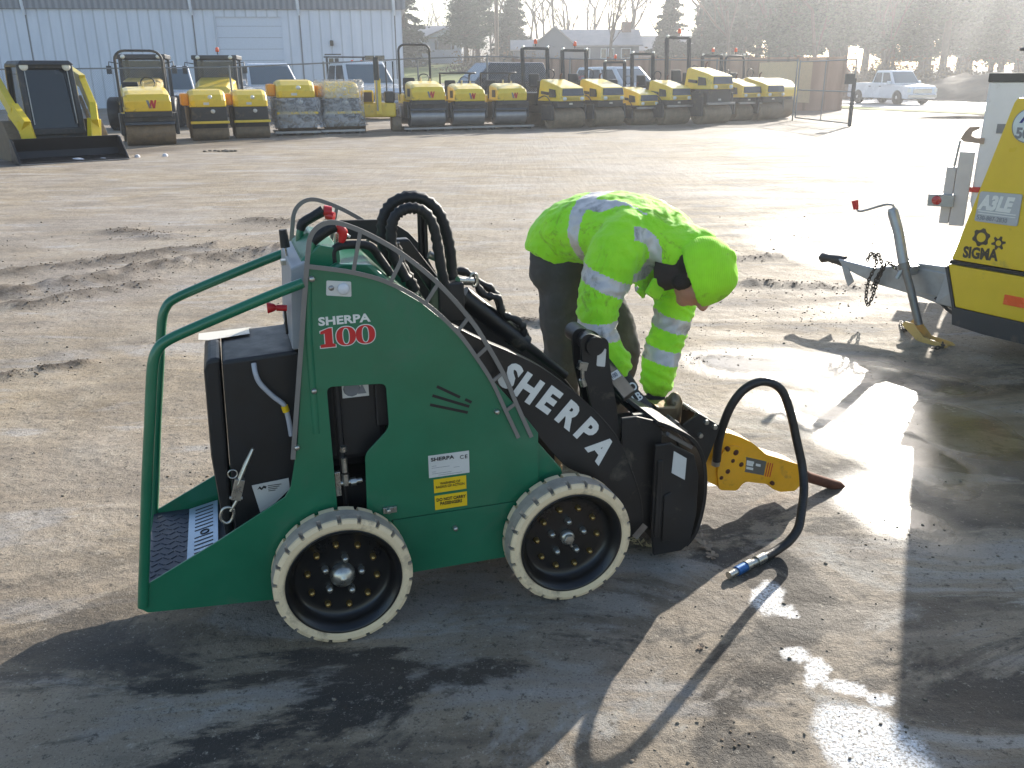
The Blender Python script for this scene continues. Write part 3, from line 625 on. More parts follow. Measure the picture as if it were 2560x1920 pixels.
me = text_mesh('100', .022, ext=.0006, offset=.0006, align='CENTER')
pl = MB().box(-.030,.030,-.013,.013,-.001,0).build('sticker', M_sticker, LR, 0, (.985,.372,.592), (R(50), R(-8), R(28))); link('lettering', me, M_inkgray, pl, 0, (0,-.007,.0008))
mb = MB(); mb.tube([(1.232,.40,.385),(1.236,.40,.46),(1.236,.40,.475),(1.237,.40,.488),(1.2375,.40,.493)], [.030,.029,.023,.014,.004], 20); mb.build('coupler_cap', pm('dull_bronze', (128,112,88), .35, metal=.7, var=.2, scale=30), LR)
mb = MB(); mb.prism([(1.14,.47),(1.155,.462),(1.215,.455),(1.225,.47),(1.23,.38),(1.16,.38)], .36, .44); mb.build('coupler_saddle', pm('dull_bronze', (128,112,88)), LR, .006)
pl = MB().prism([(.948,.125),(.985,.165),(1.003,.148),(.966,.108)], .108, .1095).build('sticker', M_steel, LR)
# wheels
M_tyre = pm('offwhite_rubber', (230,206,168), .62, var=.10, scale=14, bump=.12, bscale=120, dirt=(146,126,104), dscale=7, damt=.4)
M_tread_r = pm('grey_tyre_tread', (166,154,140), .7, var=.22, scale=24, bump=.25, bscale=120)
def wheel(x, z, yo, side, rear):
    w = MB(); nl = 22; A = []
    for k in range(nl):
        a0 = 2*math.pi*(k+.3*rear)/nl; st_ = 2*math.pi/nl
        for j in range(5): A.append((a0+st_*.78*j/4, 1))
        A.append((a0+st_*.79, 0)); A.append((a0+st_*.99, 0))
    def prof(full):
        d = .198 if full else .186; e = .196 if full else .185
        return [(.162,.006),(.172,.001),(.1855,0.0),(.1875 if full else .1855,.0006),(e,.004),(d,.010),(d,.030),(.1985,.034),(.1985,.061),(d,.065),(d,.085),(e,.091),(.1855,.095),(.172,.094),(.162,.089)]
    P = [prof(f) for _, f in A]; n = len(A); m = len(P[0]); vs = []
    for j in range(m):
        for i, (a, f) in enumerate(A): r, h = P[i][j]; vs.append((r*math.cos(a), h, r*math.sin(a)))
    for j in range(m-1):
        fs = [(j*n+i, j*n+(i+1) % n, (j+1)*n+(i+1) % n, (j+1)*n+i) for i in range(n)]; w.v = w.v if j else [tuple(v) for v in vs]
        mi = 0 if j in (0,1,2,3,4,9,10,11,12,13) else 1
        for f in fs: w.f.append(f); w.sm.append(False); w.mi.append(mi)
    root = w.build('tyre', [M_tyre, M_tread_r], None)
    sgn = 1 if side < 0 else -1
    hub = bpy.data.objects.new('wheel', None); COL.objects.link(hub); hub.parent = LR
    hub.location = (x, yo, z); hub.scale = (1, sgn, 1) ; hub.rotation_euler = (0, R(11 if rear else 3), 0)
    root.parent = hub
    MB().lathe([(.1635,.005),(.1655,.002),(.163,.0005),(.158,.004),(.150,.012),(.143,.028),(.138,.046),(.130,.052),(.112,.054),(.0001,.054)], n=64, caps=False).lathe([(.163,.09),(.12,.09),(.12,.06)], n=32, caps=False).build('rim', pm('wheel_black_paint', (17,17,19), .33, var=.25, scale=12, coat=.15), hub, 0)
    mb = MB()
    for k in range(10):
        a = 2*math.pi*k/10; mb.lathe([(.0001,.034),(.0055,.035),(.0090,.042),(.0095,.053)], (.1*math.cos(a),0,.1*math.sin(a)), n=10).cut()
    mb.build('rim_bolt', M_brass, hub)
    mb = MB()
    for k in range(5):
        a = 2*math.pi*(k+.25)/5; mb.lathe([(.0001,.030),(.007,.031),(.0105,.041),(.0110,.053)], (.055*math.cos(a),0,.055*math.sin(a)), n=8).cut()
    mb.build('wheel_nut', M_zinc, hub)
    if rear: MB().lathe([(.0001,.012),(.008,.013),(.013,.018),(.016,.018),(.030,.030),(.036,.040),(.037,.053)], n=28).build('hub_cap', M_zinc, hub)
    else: MB().lathe([(.0001,.022),(.015,.023),(.017,.026),(.017,.034)], n=6, smooth=False).lathe([(.017,.034),(.022,.036),(.023,.053)], n=24).tube([(.006,.03,-.016),(.012,.03,-.027)], .004, 8).build('hub_nut', M_zinc, hub)
    return hub
for x, rear in ((0, 1), (.693, 0)):
    wheel(x, .199, 0, -1, rear); wheel(x, .199, .68, 1, rear)
mb = MB(); mb.box(-.04,.04,.09,.59,.16,.24).cut(); mb.box(.653,.733,.09,.59,.16,.24); mb.build('axle', M_black, LR, .004)
# ---------------------------------------------------------------- yellow hydraulic breaker on the hitch
BK = thing('hydraulic_breaker', 'yellow hydraulic breaker with a rusty chisel hung on the front of the green loader', 'breaker', (-.4785, 2.169, 0), R(17.74))
M_bky = pm('breaker_yellow', (238,168,8), .38, var=.12, scale=7, coat=.3, dirt=(150,112,50), dscale=6, damt=.2, bump=.05)
mb = MB(); BR = [(1.225,.405),(1.285,.440),(1.372,.382),(1.345,.30),(1.298,.175),(1.262,.20),(1.215,.30)]
mb.prism(BR, .305, .317); mb.prism(BR, .465, .477); mb.prism([(1.275,.437),(1.285,.440),(1.372,.382),(1.366,.372)], .318, .464); mb.prism([(1.19,.42),(1.205,.42),(1.23,.19),(1.215,.19)], .30, .48)
mb.build('mounting_bracket', M_black, BK, .002)
mb = MB()
for x, z in ((1.31,.408),(1.345,.385),(1.29,.36)): mb.lathe([(.0001,.292),(.009,.293),(.010,.305)], (x,0,z), n=6, smooth=False).cut()
for y in (.35,.43): mb.lathe([(.0001,.428),(.010,.425),(.011,.41)], (1.30,y,0), axis='z', n=6, smooth=False).cut()
mb.build('bracket_bolt', M_zinc, BK)
HS = [(1.372,.140),(1.430,.105),(1.481,.085),(1.506,.082),(1.522,.104),(1.540,.112),(1.633,.088),(1.660,.062),(1.695,.045),(1.762,.039),(1.796,.074),(1.796,.126),(1.757,.153),(1.690,.182),(1.614,.213),(1.585,.240),(1.549,.270),(1.500,.298),(1.440,.325),(1.385,.330),(1.350,.26)]
mb = MB(); mb.prism(rounded(HS, .010, 3), .368, .452); mb.build('housing', M_bky, BK, .008, seg=3)
mb = MB(); mb.prism(rounded([(1.42,.10),(1.50,.085),(1.50,.12),(1.525,.16),(1.525,.22),(1.50,.262),(1.455,.275),(1.42,.25),(1.405,.18)], .015, 3), .358, .370); mb.build('side_boss', M_bky, BK, .003)
mb = MB()
for x, z, r in ((1.443,.262,.012),(1.478,.244,.014),(1.505,.192,.012),(1.450,.172,.012),(1.468,.212,.010),(1.65,.092,.010),(1.425,.150,.010)): mb.lathe([(.0001,.352),(r*.45,.3522),(r*.5,.356),(r*.8,.357),(r*.8,.366)], (x,0,z), n=12).cut()
mb.build('housing_bolt', M_rust, BK)
pl = MB().prism([(1.527,.216),(1.618,.184),(1.612,.128),(1.520,.158)], .3655, .3678).build('sticker', pm('sticker_grey', (98,94,86), .45, var=.1), BK)
mb = MB()
for k, (a, b, s_) in enumerate([(.10,.45,.80),(.10,.42,.62),(.55,.78,.7),(.10,.44,.36)]):
    x0 = 1.523+.09*a; x1 = 1.523+.09*b; f = lambda x: .160-.33*(x-1.52)+.058*s_; mb.prism([(x0,f(x0)),(x1,f(x1)),(x1,f(x1)-.010),(x0,f(x0)-.010)], .3645, .3652)
mb.build('printed_lines', M_inkwhite, pl)
mb = MB()
for k in range(3): ribbon(mb, [(1.628+.010*k,.178-.003*k),(1.620+.010*k,.122-.003*k)], .0035, .3668, .3676)
mb.build('stripes', M_inkred, BK)
mb = MB(); mb.tube([(1.785,.41,.100),(1.845,.41,.067),(1.96,.41,.018),(1.995,.41,.006),(2.020,.41,-.006)], [.026,.021,.021,.019,.010], 16); mb.build('chisel', M_rust, BK)
HP = [(1.385,.335,.235),(1.380,.325,.30),(1.384,.31,.38),(1.405,.295,.465),(1.445,.28,.525),(1.502,.262,.549),(1.562,.245,.520),(1.600,.23,.435),(1.625,.21,.33),(1.645,.19,.235),(1.628,.145,.165),(1.585,.09,.115),(1.548,.05,.078),(1.508,.036,.045),(1.472,.033,.026),(1.426,.020,.017),(1.385,.006,.016)]
MB().tube(HP, .0155, 14, sm=5).build('hose', pm('hose_rubber', (26,25,27), .4, var=.3, scale=40, bump=.5, bscale=90), BK)
mb = MB(); mb.tube([(1.390,.008,.018),(1.352,-.006,.018)], .0175, 14); mb.tube([(1.352,-.006,.017),(1.322,-.015,.016)], .014, 6); mb.tube([(1.322,-.015,.018),(1.300,-.023,.018)], .018, 14); mb.cut(); mb.tube([(1.262,-.036,.015),(1.222,-.050,.014)], .013, 12); mb.cut(); mb.tube([(1.388,.345,.215),(1.386,.338,.245)], .017, 6); mb.build('hose_coupling', M_zinc, BK)
mb = MB(); mb.tube([(1.300,-.023,.017),(1.258,-.038,.016)], .0165, 14); mb.build('coupling_sleeve', pm('blue_sleeve', (40,92,150), .35, metal=.4, var=.15), BK)
# ---------------------------------------------------------------- the man bending over the hitch
PR = Vector((.24, 3.42, 0))
PS = thing('person', 'person in a lime high-visibility jacket and lime beanie bending down over the black hitch', 'person', PR)
def ring(c, u, w, ru, rw, n=20, sq=2.0):
    c = Vector(c); return [c+u*(ru*math.cos(2*math.pi*k/n))+w*(rw*math.sin(2*math.pi*k/n)) for k in range(n)]
def limb(mb, pts, rs, n=18, k=5, flat=1.0):
    pts = [Vector(p)-PR for p in pts]; q = smooth_pts(pts, k); m = len(rs); R2 = []
    for i in range(len(q)):
        t = i/k; a = min(int(t), m-2); f = t-a; f = f*f*(3-2*f); R2.append(rs[a]*(1-f)+rs[a+1]*f)
    mb.tube(q, R2, n, flat=flat); mb.ball(q[0], R2[0], 14, 8); mb.ball(q[-1], R2[-1]*.98, 14, 8); return q
def torso(mb, pts, ru, rw, lat, n=24, k=5, cap=True):
    q = smooth_pts([Vector(p)-PR for p in pts], k); m = len(pts); rings = []
    for i, c in enumerate(q):
        t = i/k; a = min(int(t), m-2); f = t-a; f = f*f*(3-2*f)
        d = (q[min(i+1, len(q)-1)]-q[max(i-1, 0)]).normalized(); w = (Vector(lat)-d*d.dot(Vector(lat))).normalized(); u = d.cross(w)
        rings.append(ring(c, u, w, ru[a]*(1-f)+ru[a+1]*f, rw[a]*(1-f)+rw[a+1]*f, n))
    mb.loft(rings); return q
def fuse(mb, name, voxel, smooth=4, disp=None):
    o = link(name, mb.mesh(name), [], None)
    r = o.modifiers.new('r', 'REMESH'); r.mode = 'VOXEL'; r.voxel_size = voxel; r.use_smooth_shade = True
    s_ = o.modifiers.new('s', 'SMOOTH'); s_.iterations = smooth; s_.factor = .6
    me = baked(o); bpy.data.objects.remove(o); me.name = name
    if disp:
        for v in me.vertices: v.co += v.normal*disp(v.co)
    me.polygons.foreach_set('use_smooth', [True]*len(me.polygons)); return me
LAT = (.64, .77, 0)
SP = [(.205,3.485,.885),(.225,3.475,.94),(.275,3.44,.985),(.36,3.38,1.003),(.45,3.31,1.003),(.54,3.235,.98),(.60,3.17,.955)]
NA = [(.41,3.16,1.0),(.378,3.12,.95),(.335,3.08,.865),(.308,3.035,.78),(.305,3.0,.70),(.335,2.972,.64),(.368,2.955,.592)]
FA = [(.565,3.34,.98),(.60,3.35,.88),(.625,3.29,.76),(.60,3.20,.665),(.56,3.13,.575),(.535,3.07,.475)]
RL = [(.205,3.43,.86),(.200,3.425,.68),(.205,3.415,.50),(.205,3.43,.30),(.215,3.44,.10)]
LL = [(.27,3.53,.86),(.37,3.52,.68),(.455,3.48,.50),(.43,3.50,.30),(.42,3.51,.10)]
# body: one continuous surface
HC = Vector((.672,3.06,.885)); hu = Vector((.86,-.28,.36)).normalized(); hf0 = Vector((.30,-.30,-.86)); hf = (hf0-hu*hf0.dot(hu)).normalized(); hl = hu.cross(hf)
HM = Matrix((( hl.x, hf.x, hu.x, HC.x-PR.x), (hl.y, hf.y, hu.y, HC.y-PR.y), (hl.z, hf.z, hu.z, HC.z-PR.z), (0,0,0,1)))   # head frame: x side, y face, z crown
mb = MB()
torso(mb, SP, [.09,.095,.10,.105,.10,.08,.055], [.15,.15,.15,.165,.175,.15,.07], LAT)
limb(mb, [(.57,3.20,.965),(.62,3.13,.93),(.655,3.08,.90)], [.06,.056,.055])
limb(mb, NA, [.06,.058,.050,.043,.040,.032,.028]); limb(mb, FA, [.06,.056,.048,.042,.036,.028])
limb(mb, RL, [.095,.08,.062,.055,.04]); limb(mb, LL, [.095,.08,.062,.055,.04])
mb.M = HM
mb.ball((0,-.005,.02), (.076,.095,.098), 20, 14); mb.ball((0,.030,-.045), (.058,.062,.062), 16, 10); mb.ball((0,.062,-.085), (.030,.028,.026), 12, 8)
mb.tube([(0,.078,.022),(0,.100,-.012),(0,.112,-.026),(0,.096,-.036)], [.011,.013,.016,.012], 10, sm=3); mb.ball((0,.083,-.062), (.024,.014,.010), 10, 6)
mb.ball((0,.080,.028), (.052,.016,.014), 12, 8)
for s_ in (-1, 1): mb.ball((s_*.078,-.008,-.008), (.008,.018,.030), 10, 8); mb.ball((s_*.045,.062,-.018), (.022,.022,.022), 10, 6)
mb.M = None
M_skin = pm('skin', (190,132,108), .5, var=.12, scale=25, bump=.08, bscale=200)
link('body', fuse(mb, 'body', .0065, 3), M_skin, PS)
mb = MB(); mb.M = HM
for s_ in (-1, 1): mb.ball((s_*.031,.083,.008), (.012,.008,.009), 12, 8); mb.cut()
mb.build('eye', pm('eye', (60,45,40), .2), PS)
mb = MB(); mb.M = HM; mb.loft([[Vector((x*1.02,.096-.9*abs(x)**1.6*2.6,z)) for x in np.linspace(-.066,.066,12)]+[Vector((x*1.02,.090-.9*abs(x)**1.6*2.6,z)) for x in np.linspace(.066,-.066,12)] for z in (-.012,.012,.026)])
for s_ in (-1, 1): mb.tube([(s_*.066,.068,.012),(s_*.080,.03,.010),(s_*.082,-.01,.004)], .0028, 6)
mb.build('glasses', M_glassdark, PS)
mb = MB(); mb.M = HM;  mb.ball((0,-.035,-.02), (.079,.075,.060), 20, 12)
for s_ in (-1, 1): mb.ball((s_*.060,.005,-.060), (.018,.030,.040), 10, 8)
link('hair', fuse(mb, 'hair', .006, 3, lambda c: .0035*mnoise.fractal(c*70, 1, 2, 3)), pm('brown_hair', (44,32,26), .8, var=.4, scale=90, bump=.5, bscale=300), PS)
mb = MB(); mb.M = HM; mb.tube([(0,-.025,-.045),(0,-.035,-.09),(0,-.05,-.15)], [.055,.057,.060], 18, sm=3); link('neck_gaiter', fuse(mb, 'neck_gaiter', .007, 3, lambda c: .004*mnoise.noise(c*40)), pm('dark_brown_fleece', (58,46,42), .9, var=.3, scale=40), PS)
# trousers, boots
M_trou = pm('worn_black_denim', (74,71,70), .85, var=.25, scale=9, bump=.3, bscale=300, dirt=(92,90,90), dscale=5, damt=.3)
mb = MB(); torso(mb, [(.215,3.50,.80),(.21,3.485,.87),(.225,3.475,.93),(.26,3.45,.965)], [.115,.118,.112,.10], [.165,.170,.165,.155], LAT)
limb(mb, RL, [.108,.090,.076,.072,.078]); limb(mb, LL, [.105,.088,.074,.070,.076])
def tro(c): 
    f = math.sin(c.z*120+6*mnoise.noise(c*14))*max(0, .4-abs(c.z-.45))*.004; return f+.010*mnoise.fractal(c*9, .9, 2.1, 4)*.7+.0035*mnoise.noise(c*38)
link('trousers', fuse(mb, 'trousers', .009, 4, tro), M_trou, PS)
mb = MB()
for (x, y) in ((.215,3.44),(.42,3.51)):
    mb = MB(); P0 = Vector((x, y, 0))-PR
    mb.tube([P0+Vector((-.005,0,.17)), P0+Vector((-.005,0,.09)), P0+Vector((.0,0,.055))], [.058,.055,.056], 16); mb.loft([ring(P0+Vector((dx, -dx*.25, hz)), Vector((0,0,1)), Vector((.25,.97,0)), ht, wd) for dx, hz, ht, wd in ((-.075,.045,.036,.036),(-.03,.05,.046,.046),(.05,.05,.046,.047),(.12,.042,.038,.05),(.175,.034,.028,.043),(.2,.028,.018,.028))])
    link('boot', fuse(mb, 'boot', .007, 3), pm('work_boots', (46,38,32), .7, var=.3, dirt=(110,98,80), damt=.4), PS)
# jacket
mb = MB()
torso(mb, SP, [.130,.134,.136,.136,.132,.122,.092], [.184,.190,.196,.208,.212,.192,.120], LAT)
limb(mb, NA, [.100,.102,.090,.078,.070,.064,.060]); limb(mb, FA, [.09,.09,.080,.073,.066,.060])
mb.loft([ring(Vector(c)-PR, Vector((.1,.25,1)).normalized().cross(Vector(LAT)).normalized() if 0 else Vector((-.25,.1,1)).normalized(), Vector(LAT), a_, b_) for c, a_, b_ in (((.54,3.23,.985),.10,.15),((.585,3.185,.972),.092,.125),((.625,3.14,.962),.086,.105))])
mb.loft([ring(Vector(c)-PR, Vector((-.1,.1,1)).normalized(), Vector(LAT), a_, b_) for c, a_, b_ in (((.47,3.20,.90),.05,.10),((.50,3.13,.86),.040,.09),((.47,3.10,.82),.03,.06))])
CD = Vector((.72,-.42,-.30)).normalized(); CW = CD.cross(Vector((0,0,1))).normalized(); CU = CW.cross(CD)
for yy in (0,):
    outer = [[Vector((.575,3.19,.965))-PR+CD*(d+.055*max(0, math.sin(a))*(d > .02))+CU*(r*.95*math.sin(a))+CW*(r*1.1*math.cos(a)) for a in np.linspace(0, 6.2832, 25)[:-1]] for d, r in ((-.04,.105),(.03,.112),(.075,.108),(.085,.100))]
    mb.loft(outer, caps=True)
def jac(c):
    w = c+PR; v = .009*mnoise.fractal(c*8+Vector((3,1,7)), .9, 2.1, 4)+.0038*(1-abs(mnoise.noise(c*13+Vector((0,c.z*8,0))))*2.2)-.002+.003*mnoise.noise(c*40)
    if w.z < .93 and w.x < .46: v += .0030*math.sin(w.z*150+7*mnoise.noise(c*12))*(1 if w.z < .84 else .35)
    if w.x > .46 and w.z < .80: v += .0032*math.sin(w.z*130+w.x*60+7*mnoise.noise(c*12))
    return v
me = fuse(mb, 'jacket', .0075, 4, jac)
# bands
nv = len(me.polygons); cen = np.zeros(nv*3); me.polygons.foreach_get('center', cen); cen = cen.reshape(-1, 3)+np.array(PR)
def seg_param(C, pts):
    bd = np.full(len(C), 9.); bt = np.zeros(len(C)); acc = 0; pts = np.array(pts)
    for a, b in zip(pts[:-1], pts[1:]):
        L = np.linalg.norm(b-a); t = np.clip(((C-a)@(b-a))/L**2, 0, 1); d = np.linalg.norm(C-a-t[:, None]*(b-a), axis=1); k = d < bd; bd[k] = d[k]; bt[k] = acc+t[k]*L; acc += L
    return bd, bt
dT, tT = seg_param(cen, SP); dN, tN = seg_param(cen, NA); dF, tF = seg_param(cen, FA)
rel = cen-np.array(SP[3]); lat = rel@np.array(LAT); mi = np.zeros(nv, np.int32)
whoN = (dN < dT*.72) & (dN < .12); whoF = (dF < dT*.72) & (dF < .12) & ~whoN; whoT = ~(whoN | whoF)
zt = cen[:, 2]+.45*(cen[:, 0]-.33)
mi[(whoN | (dN < .115)) & (zt > .836) & (zt < .896) & (cen[:, 0] < .46)] = 1
mi[whoN & (cen[:, 2] > .678) & (cen[:, 2] < .738)] = 1
zf = cen[:, 2]+.30*(cen[:, 0]-.6); mi[whoF & (zf > .655) & (zf < .705)] = 1; zf2 = cen[:, 2]+.25*(cen[:, 0]-.55); mi[whoF & (zf2 > .555) & (zf2 < .603)] = 1
mi[whoT & (tT > .200) & (tT < .258)] = 1
mi[whoT & (tT > .255) & (tT < .47) & (np.abs(np.abs(lat)-.125) < .030) & (cen[:, 2] > .90)] = 1
mi[(cen[:, 2] > .86) & (np.abs(np.hypot(cen[:, 0]-.43, cen[:, 2]-.95)-.082) < .022) & (cen[:, 0] > .43) & (cen[:, 1] < 3.2) & (cen[:, 0] < .56)] = 1
me.polygons.foreach_set('material_index', mi)
m, nt, lk, b = new_mat('lime_fabric'); M_lime = m
f = noise_node(nt, lk, 8, 6, .7, dist=.5); f2 = noise_node(nt, lk, 5, 8, .75, dist=1.2)
c = ramp(nt, lk, f, [(.3, s2l((150,232,20))), (.7, s2l((178,246,34)))]); c = mix(nt, lk, ramp(nt, lk, f2, [(.56, 0.0), (.70, .85)]), c, s2l((86,100,34)))
lk.new(c, b.inputs['Base Color']); b.inputs['Roughness'].default_value = .75; b.inputs['Sheen Weight'].default_value = .2
bump_to(nt, lk, b, noise_node(nt, lk, 26, 6, .7, dist=1.0), .5, .012); b.inputs['Subsurface Weight'].default_value = .12; b.inputs['Subsurface Radius'].default_value = (.02,.03,.01)
M_refl = pm('silver_reflective_tape', (204,198,194), .42, metal=.25, var=.10, scale=20, bump=.3, bscale=60, dirt=(110,106,100), dscale=9, damt=.3)
link('jacket', me, [M_lime, M_refl], PS)
# beanie
mb = MB(); mb.M = HM
mb.ball((0,-.012,.028), (.098,.118,.112), 24, 16); mb.ball((0,-.012,.10), (.06,.07,.05), 16, 10); mb.tube([(0,-.012,-.028),(0,-.010,.018)], [.104,.104], 28); mb.tube([(0,-.012,-.03),(0,-.010,.03)], [.096,.100], 28)
def bea(c): return .0025*mnoise.noise(c*20)+.0012*math.sin(math.atan2((HM.inverted()@c).x, (HM.inverted()@c).y)*40)
mb2 = MB(); mb2.M = HM
mb2.loft([[Vector((rx*math.cos(a), -.010+ry*math.sin(a)+sh, z)) for a in np.linspace(0, 6.2832, 33)[:-1]] for z, rx, ry, sh in ((-.024,.088,.103,.004),(-.030,.096,.114,.004),(-.018,.103,.120,.002),(.018,.104,.121,0),(.030,.1035,.1205,0),(.034,.0985,.1165,0),(.04,.100,.117,-.002),(.075,.092,.106,-.004),(.10,.076,.088,-.004),(.118,.052,.062,-.004),(.127,.02,.025,-.004))])
mb2.ball((0.0,-.03,.118), (.03,.03,.02))
me = fuse(mb2, 'beanie', .006, 3, lambda c: .006*mnoise.noise(c*11)+.0035*mnoise.noise(c*30))
mk = pm('lime_knit', (168,240,40), .8, var=.10, scale=10, bump=.5, bscale=180, dirt=(120,160,50), dscale=7, damt=.15)
nt = mk.node_tree.nodes; lk = mk.node_tree.links; w_ = nt.new('ShaderNodeTexWave'); w_.inputs['Scale'].default_value = 42; w_.inputs['Distortion'].default_value = 1.5; tc = nt.new('ShaderNodeTexCoord'); lk.new(tc.outputs['Object'], w_.inputs['Vector']); bump_to(nt, lk, nt['Principled BSDF'], w_.outputs['Fac'], .22, .004)
link('beanie', me, mk, PS)
# gloves
def glove(wr, tip, palm_n, s_):
    """wr wrist, tip knuckle point, palm_n palm normal, s_ thumb side"""
    wr = Vector(wr)-PR; tip = Vector(tip)-PR; d = (tip-wr).normalized(); n_ = Vector(palm_n); n_ = (n_-d*n_.dot(d)).normalized(); l = d.cross(n_)*s_
    mb = MB(); Lp = .095
    rings = [[wr+d*t+l*(wd*math.cos(a))+n_*(th*math.sin(a)) for a in np.linspace(0, 6.2832, 17)[:-1]] for t, wd, th in ((-.02,.028,.024),(.01,.031,.022),(.05,.043,.020),(.085,.046,.018),(.098,.044,.014))]
    mb.loft(rings)
    for k, (o, L) in enumerate(((-.034,.058),(-.012,.072),(.011,.076),(.033,.068))):
        b0 = wr+d*.088+l*o; c = [b0]; ang = 0
        for j, fr in enumerate((.45,.32,.23)):
            ang += R((38, 48, 34)[j]+4*k); c.append(c[-1]+(d*math.cos(ang)+n_*math.sin(ang))*L*fr)
        mb.tube(c, [.0115,.0108,.0102,.0085], 10, sm=3); mb.ball(c[-1], .0085, 8, 6)
    c = [wr+d*.03+l*.036, wr+d*.055+l*.060+n_*.012, wr+d*.080+l*.062+n_*.034, wr+d*.095+l*.05+n_*.05]
    mb.tube(c, [.015,.013,.012,.009], 10, sm=3); mb.ball(c[-1], .009, 8, 6)
    mb.tube([wr-d*.035, wr-d*.01], [.034,.030], 16)
    link('glove', fuse(mb, 'glove', .0045, 2), pm('dark_work_glove', (44,42,44), .8, var=.3, scale=30, bump=.4, bscale=150), PS)
glove((.378,2.95,.573), (.43,2.93,.50), (.3,-.1,-1), -1)
glove((.532,3.062,.455), (.528,3.035,.40), (-.3,-.9,-.1), 1)
mb = MB()
for k, (x, y, z) in enumerate(((.505,3.085,.835),)): mb.prism(rounded([(-.035,-.03),(.03,-.035),(.042,.02),(-.02,.035)], .01), -.006, .006, 'xz')
mb.build('pocket_flap', M_lime, PS, .003, (.27,-.36,.838), (R(-8), R(28), R(30)))
# ---------------------------------------------------------------- yellow towed compressor on the right
CA = math.atan2(-.38, .24)      # long axis, from nose to tail
CR = thing('air_compressor', 'yellow towable air compressor with black skirt cut off by the right edge of the photo', 'compressor', (2.60, 5.03, 0), CA)
# local: x back along the machine, y to its far side (left of travel), z up; near side wall at y=0
M_cy = pm('compressor_yellow', (222,186,24), .34, var=.06, scale=4, coat=.25, dirt=(150,130,70), dscale=5, damt=.05)
LEN = 2.6
def cbody(mb, prof, y0, y1, mi=0): mb.prism(prof, y0, y1, mi=mi)
mb = MB(); cbody(mb, [(-.072,.498),(.012,.255),(LEN,.235),(LEN,.515)], 0, .72); mb.build('lower_canopy', M_cy, CR, .010)
mb = MB(); cbody(mb, [(-.062,.527),(-.053,.552),(.150,1.405),(.165,1.428),(LEN,1.45),(LEN,.532)], .006, .714); mb.build('upper_canopy', M_cy, CR, .008)
mb = MB(); cbody(mb, [(-.072,.490),(-.086,.478),(-.004,.25),(.012,.150),(.20,.135),(LEN,.12),(LEN,.235),(.012,.255)], -.004, .724); mb.build('skirt', M_dark, CR, .003)
MB().prism([(-.068,.502),(-.064,.523),(LEN,.530),(LEN,.517)], .004, .71).build('gasket', M_rubber, CR)
mb = MB(); mb.hexa([(-.02,-.002,.26),(0,-.002,.26),(0,-.002,.265),(-.02,-.002,.265)],[(-.02,0,.26),(0,0,.26),(0,0,.265),(-.02,0,.265)]) if 0 else None
mb = MB(); mb.lathe([(.10,.04),(.27,.03),(.29,.06),(.29,.2),(.27,.22),(.10,.22)], (1.35,-.01,.29), n=32); mb.lathe([(.0001,.05),(.1,.05),(.1,.2)], (1.35,-.01,.29), n=20); mb.build('wheel', M_rubber, CR)
# side lettering: placed on the near wall, reading from nose to tail
def cside(x, z): return (x, -.0008, z)
lb = MB().prism(rounded([(.045,.765),(.288,.765),(.286,.936),(.052,.930)], .012), -.003, .005).build('sign_plate', pm('sign_grey', (176,176,178), .4, var=.04), CR, .0008)
text_on('A3LE', .105, M_inkwhite, lb, (.060,-.004,.838), RX, sx=.78, offset=.006, shear=.25)
mb = MB(); mb.box(.06,.272,-.0045,-.0035,.821,.827).cut(); mb.box(.06,.272,-.0045,-.0035,.808,.812); mb.build('printed_lines', M_inkwhite, lb)
text_on('530-887-2830', .036, M_inkgray, lb, (.056,-.004,.776), RX, sx=.86)
M_brown = pm('ink_brown', (62,52,40), .5)
text_on('SIGMA', .086, M_brown, CR, (.008,.0052,.553), (R(90), R(-3), 0), sx=.80, offset=.004)
def gear(cx, cz, ro, ri, rh, nt_, ph):
    p = []
    for k in range(nt_*4):
        a = 2*math.pi*k/(nt_*4)+ph; r = ro if (k % 4) < 2 else ri; p.append((cx+r*math.cos(a), cz+r*math.sin(a)))
    return p, [(cx+rh*math.cos(2*math.pi*k/20), cz+rh*math.sin(2*math.pi*k/20)) for k in range(20)]
for g in ((.097,.678,.052,.042,.027,6,.2),(.200,.660,.040,.024,.016,6,.1)):
    p, h = gear(*g); MB().prism(p, .0035, .0056, holes=[h]).build('gear_emblem', M_brown, CR)
dd = MB().lathe([(.0001,.0025),(.084,.0025),(.088,.0055)], (.252,0,1.29), n=40).build('round_decal', pm('decal_pale', (206,214,212), .4), CR)
MB().lathe([(.084,.0018),(.0885,.0018),(.089,.0030)], (.252,0,1.29), n=40, caps=False).build('decal_rim', M_inkgray, dd)
text_on('A', .085, pm('ink_blue', (36,46,120), .45), dd, (.205,.0015,1.305), RX, offset=.003, shear=.2); text_on('50', .075, M_inkgray, dd, (.190,.0015,1.225), RX, offset=.003)
MB().box(.290,.46,-.008,.004,.332,.388).build('side_reflector', M_orange, CR, .003)
MB().tube([(-.18,.06,.53),(-.17,.06,.60)], .012).build('seal_bead', M_rubber, CR) if 0 else None
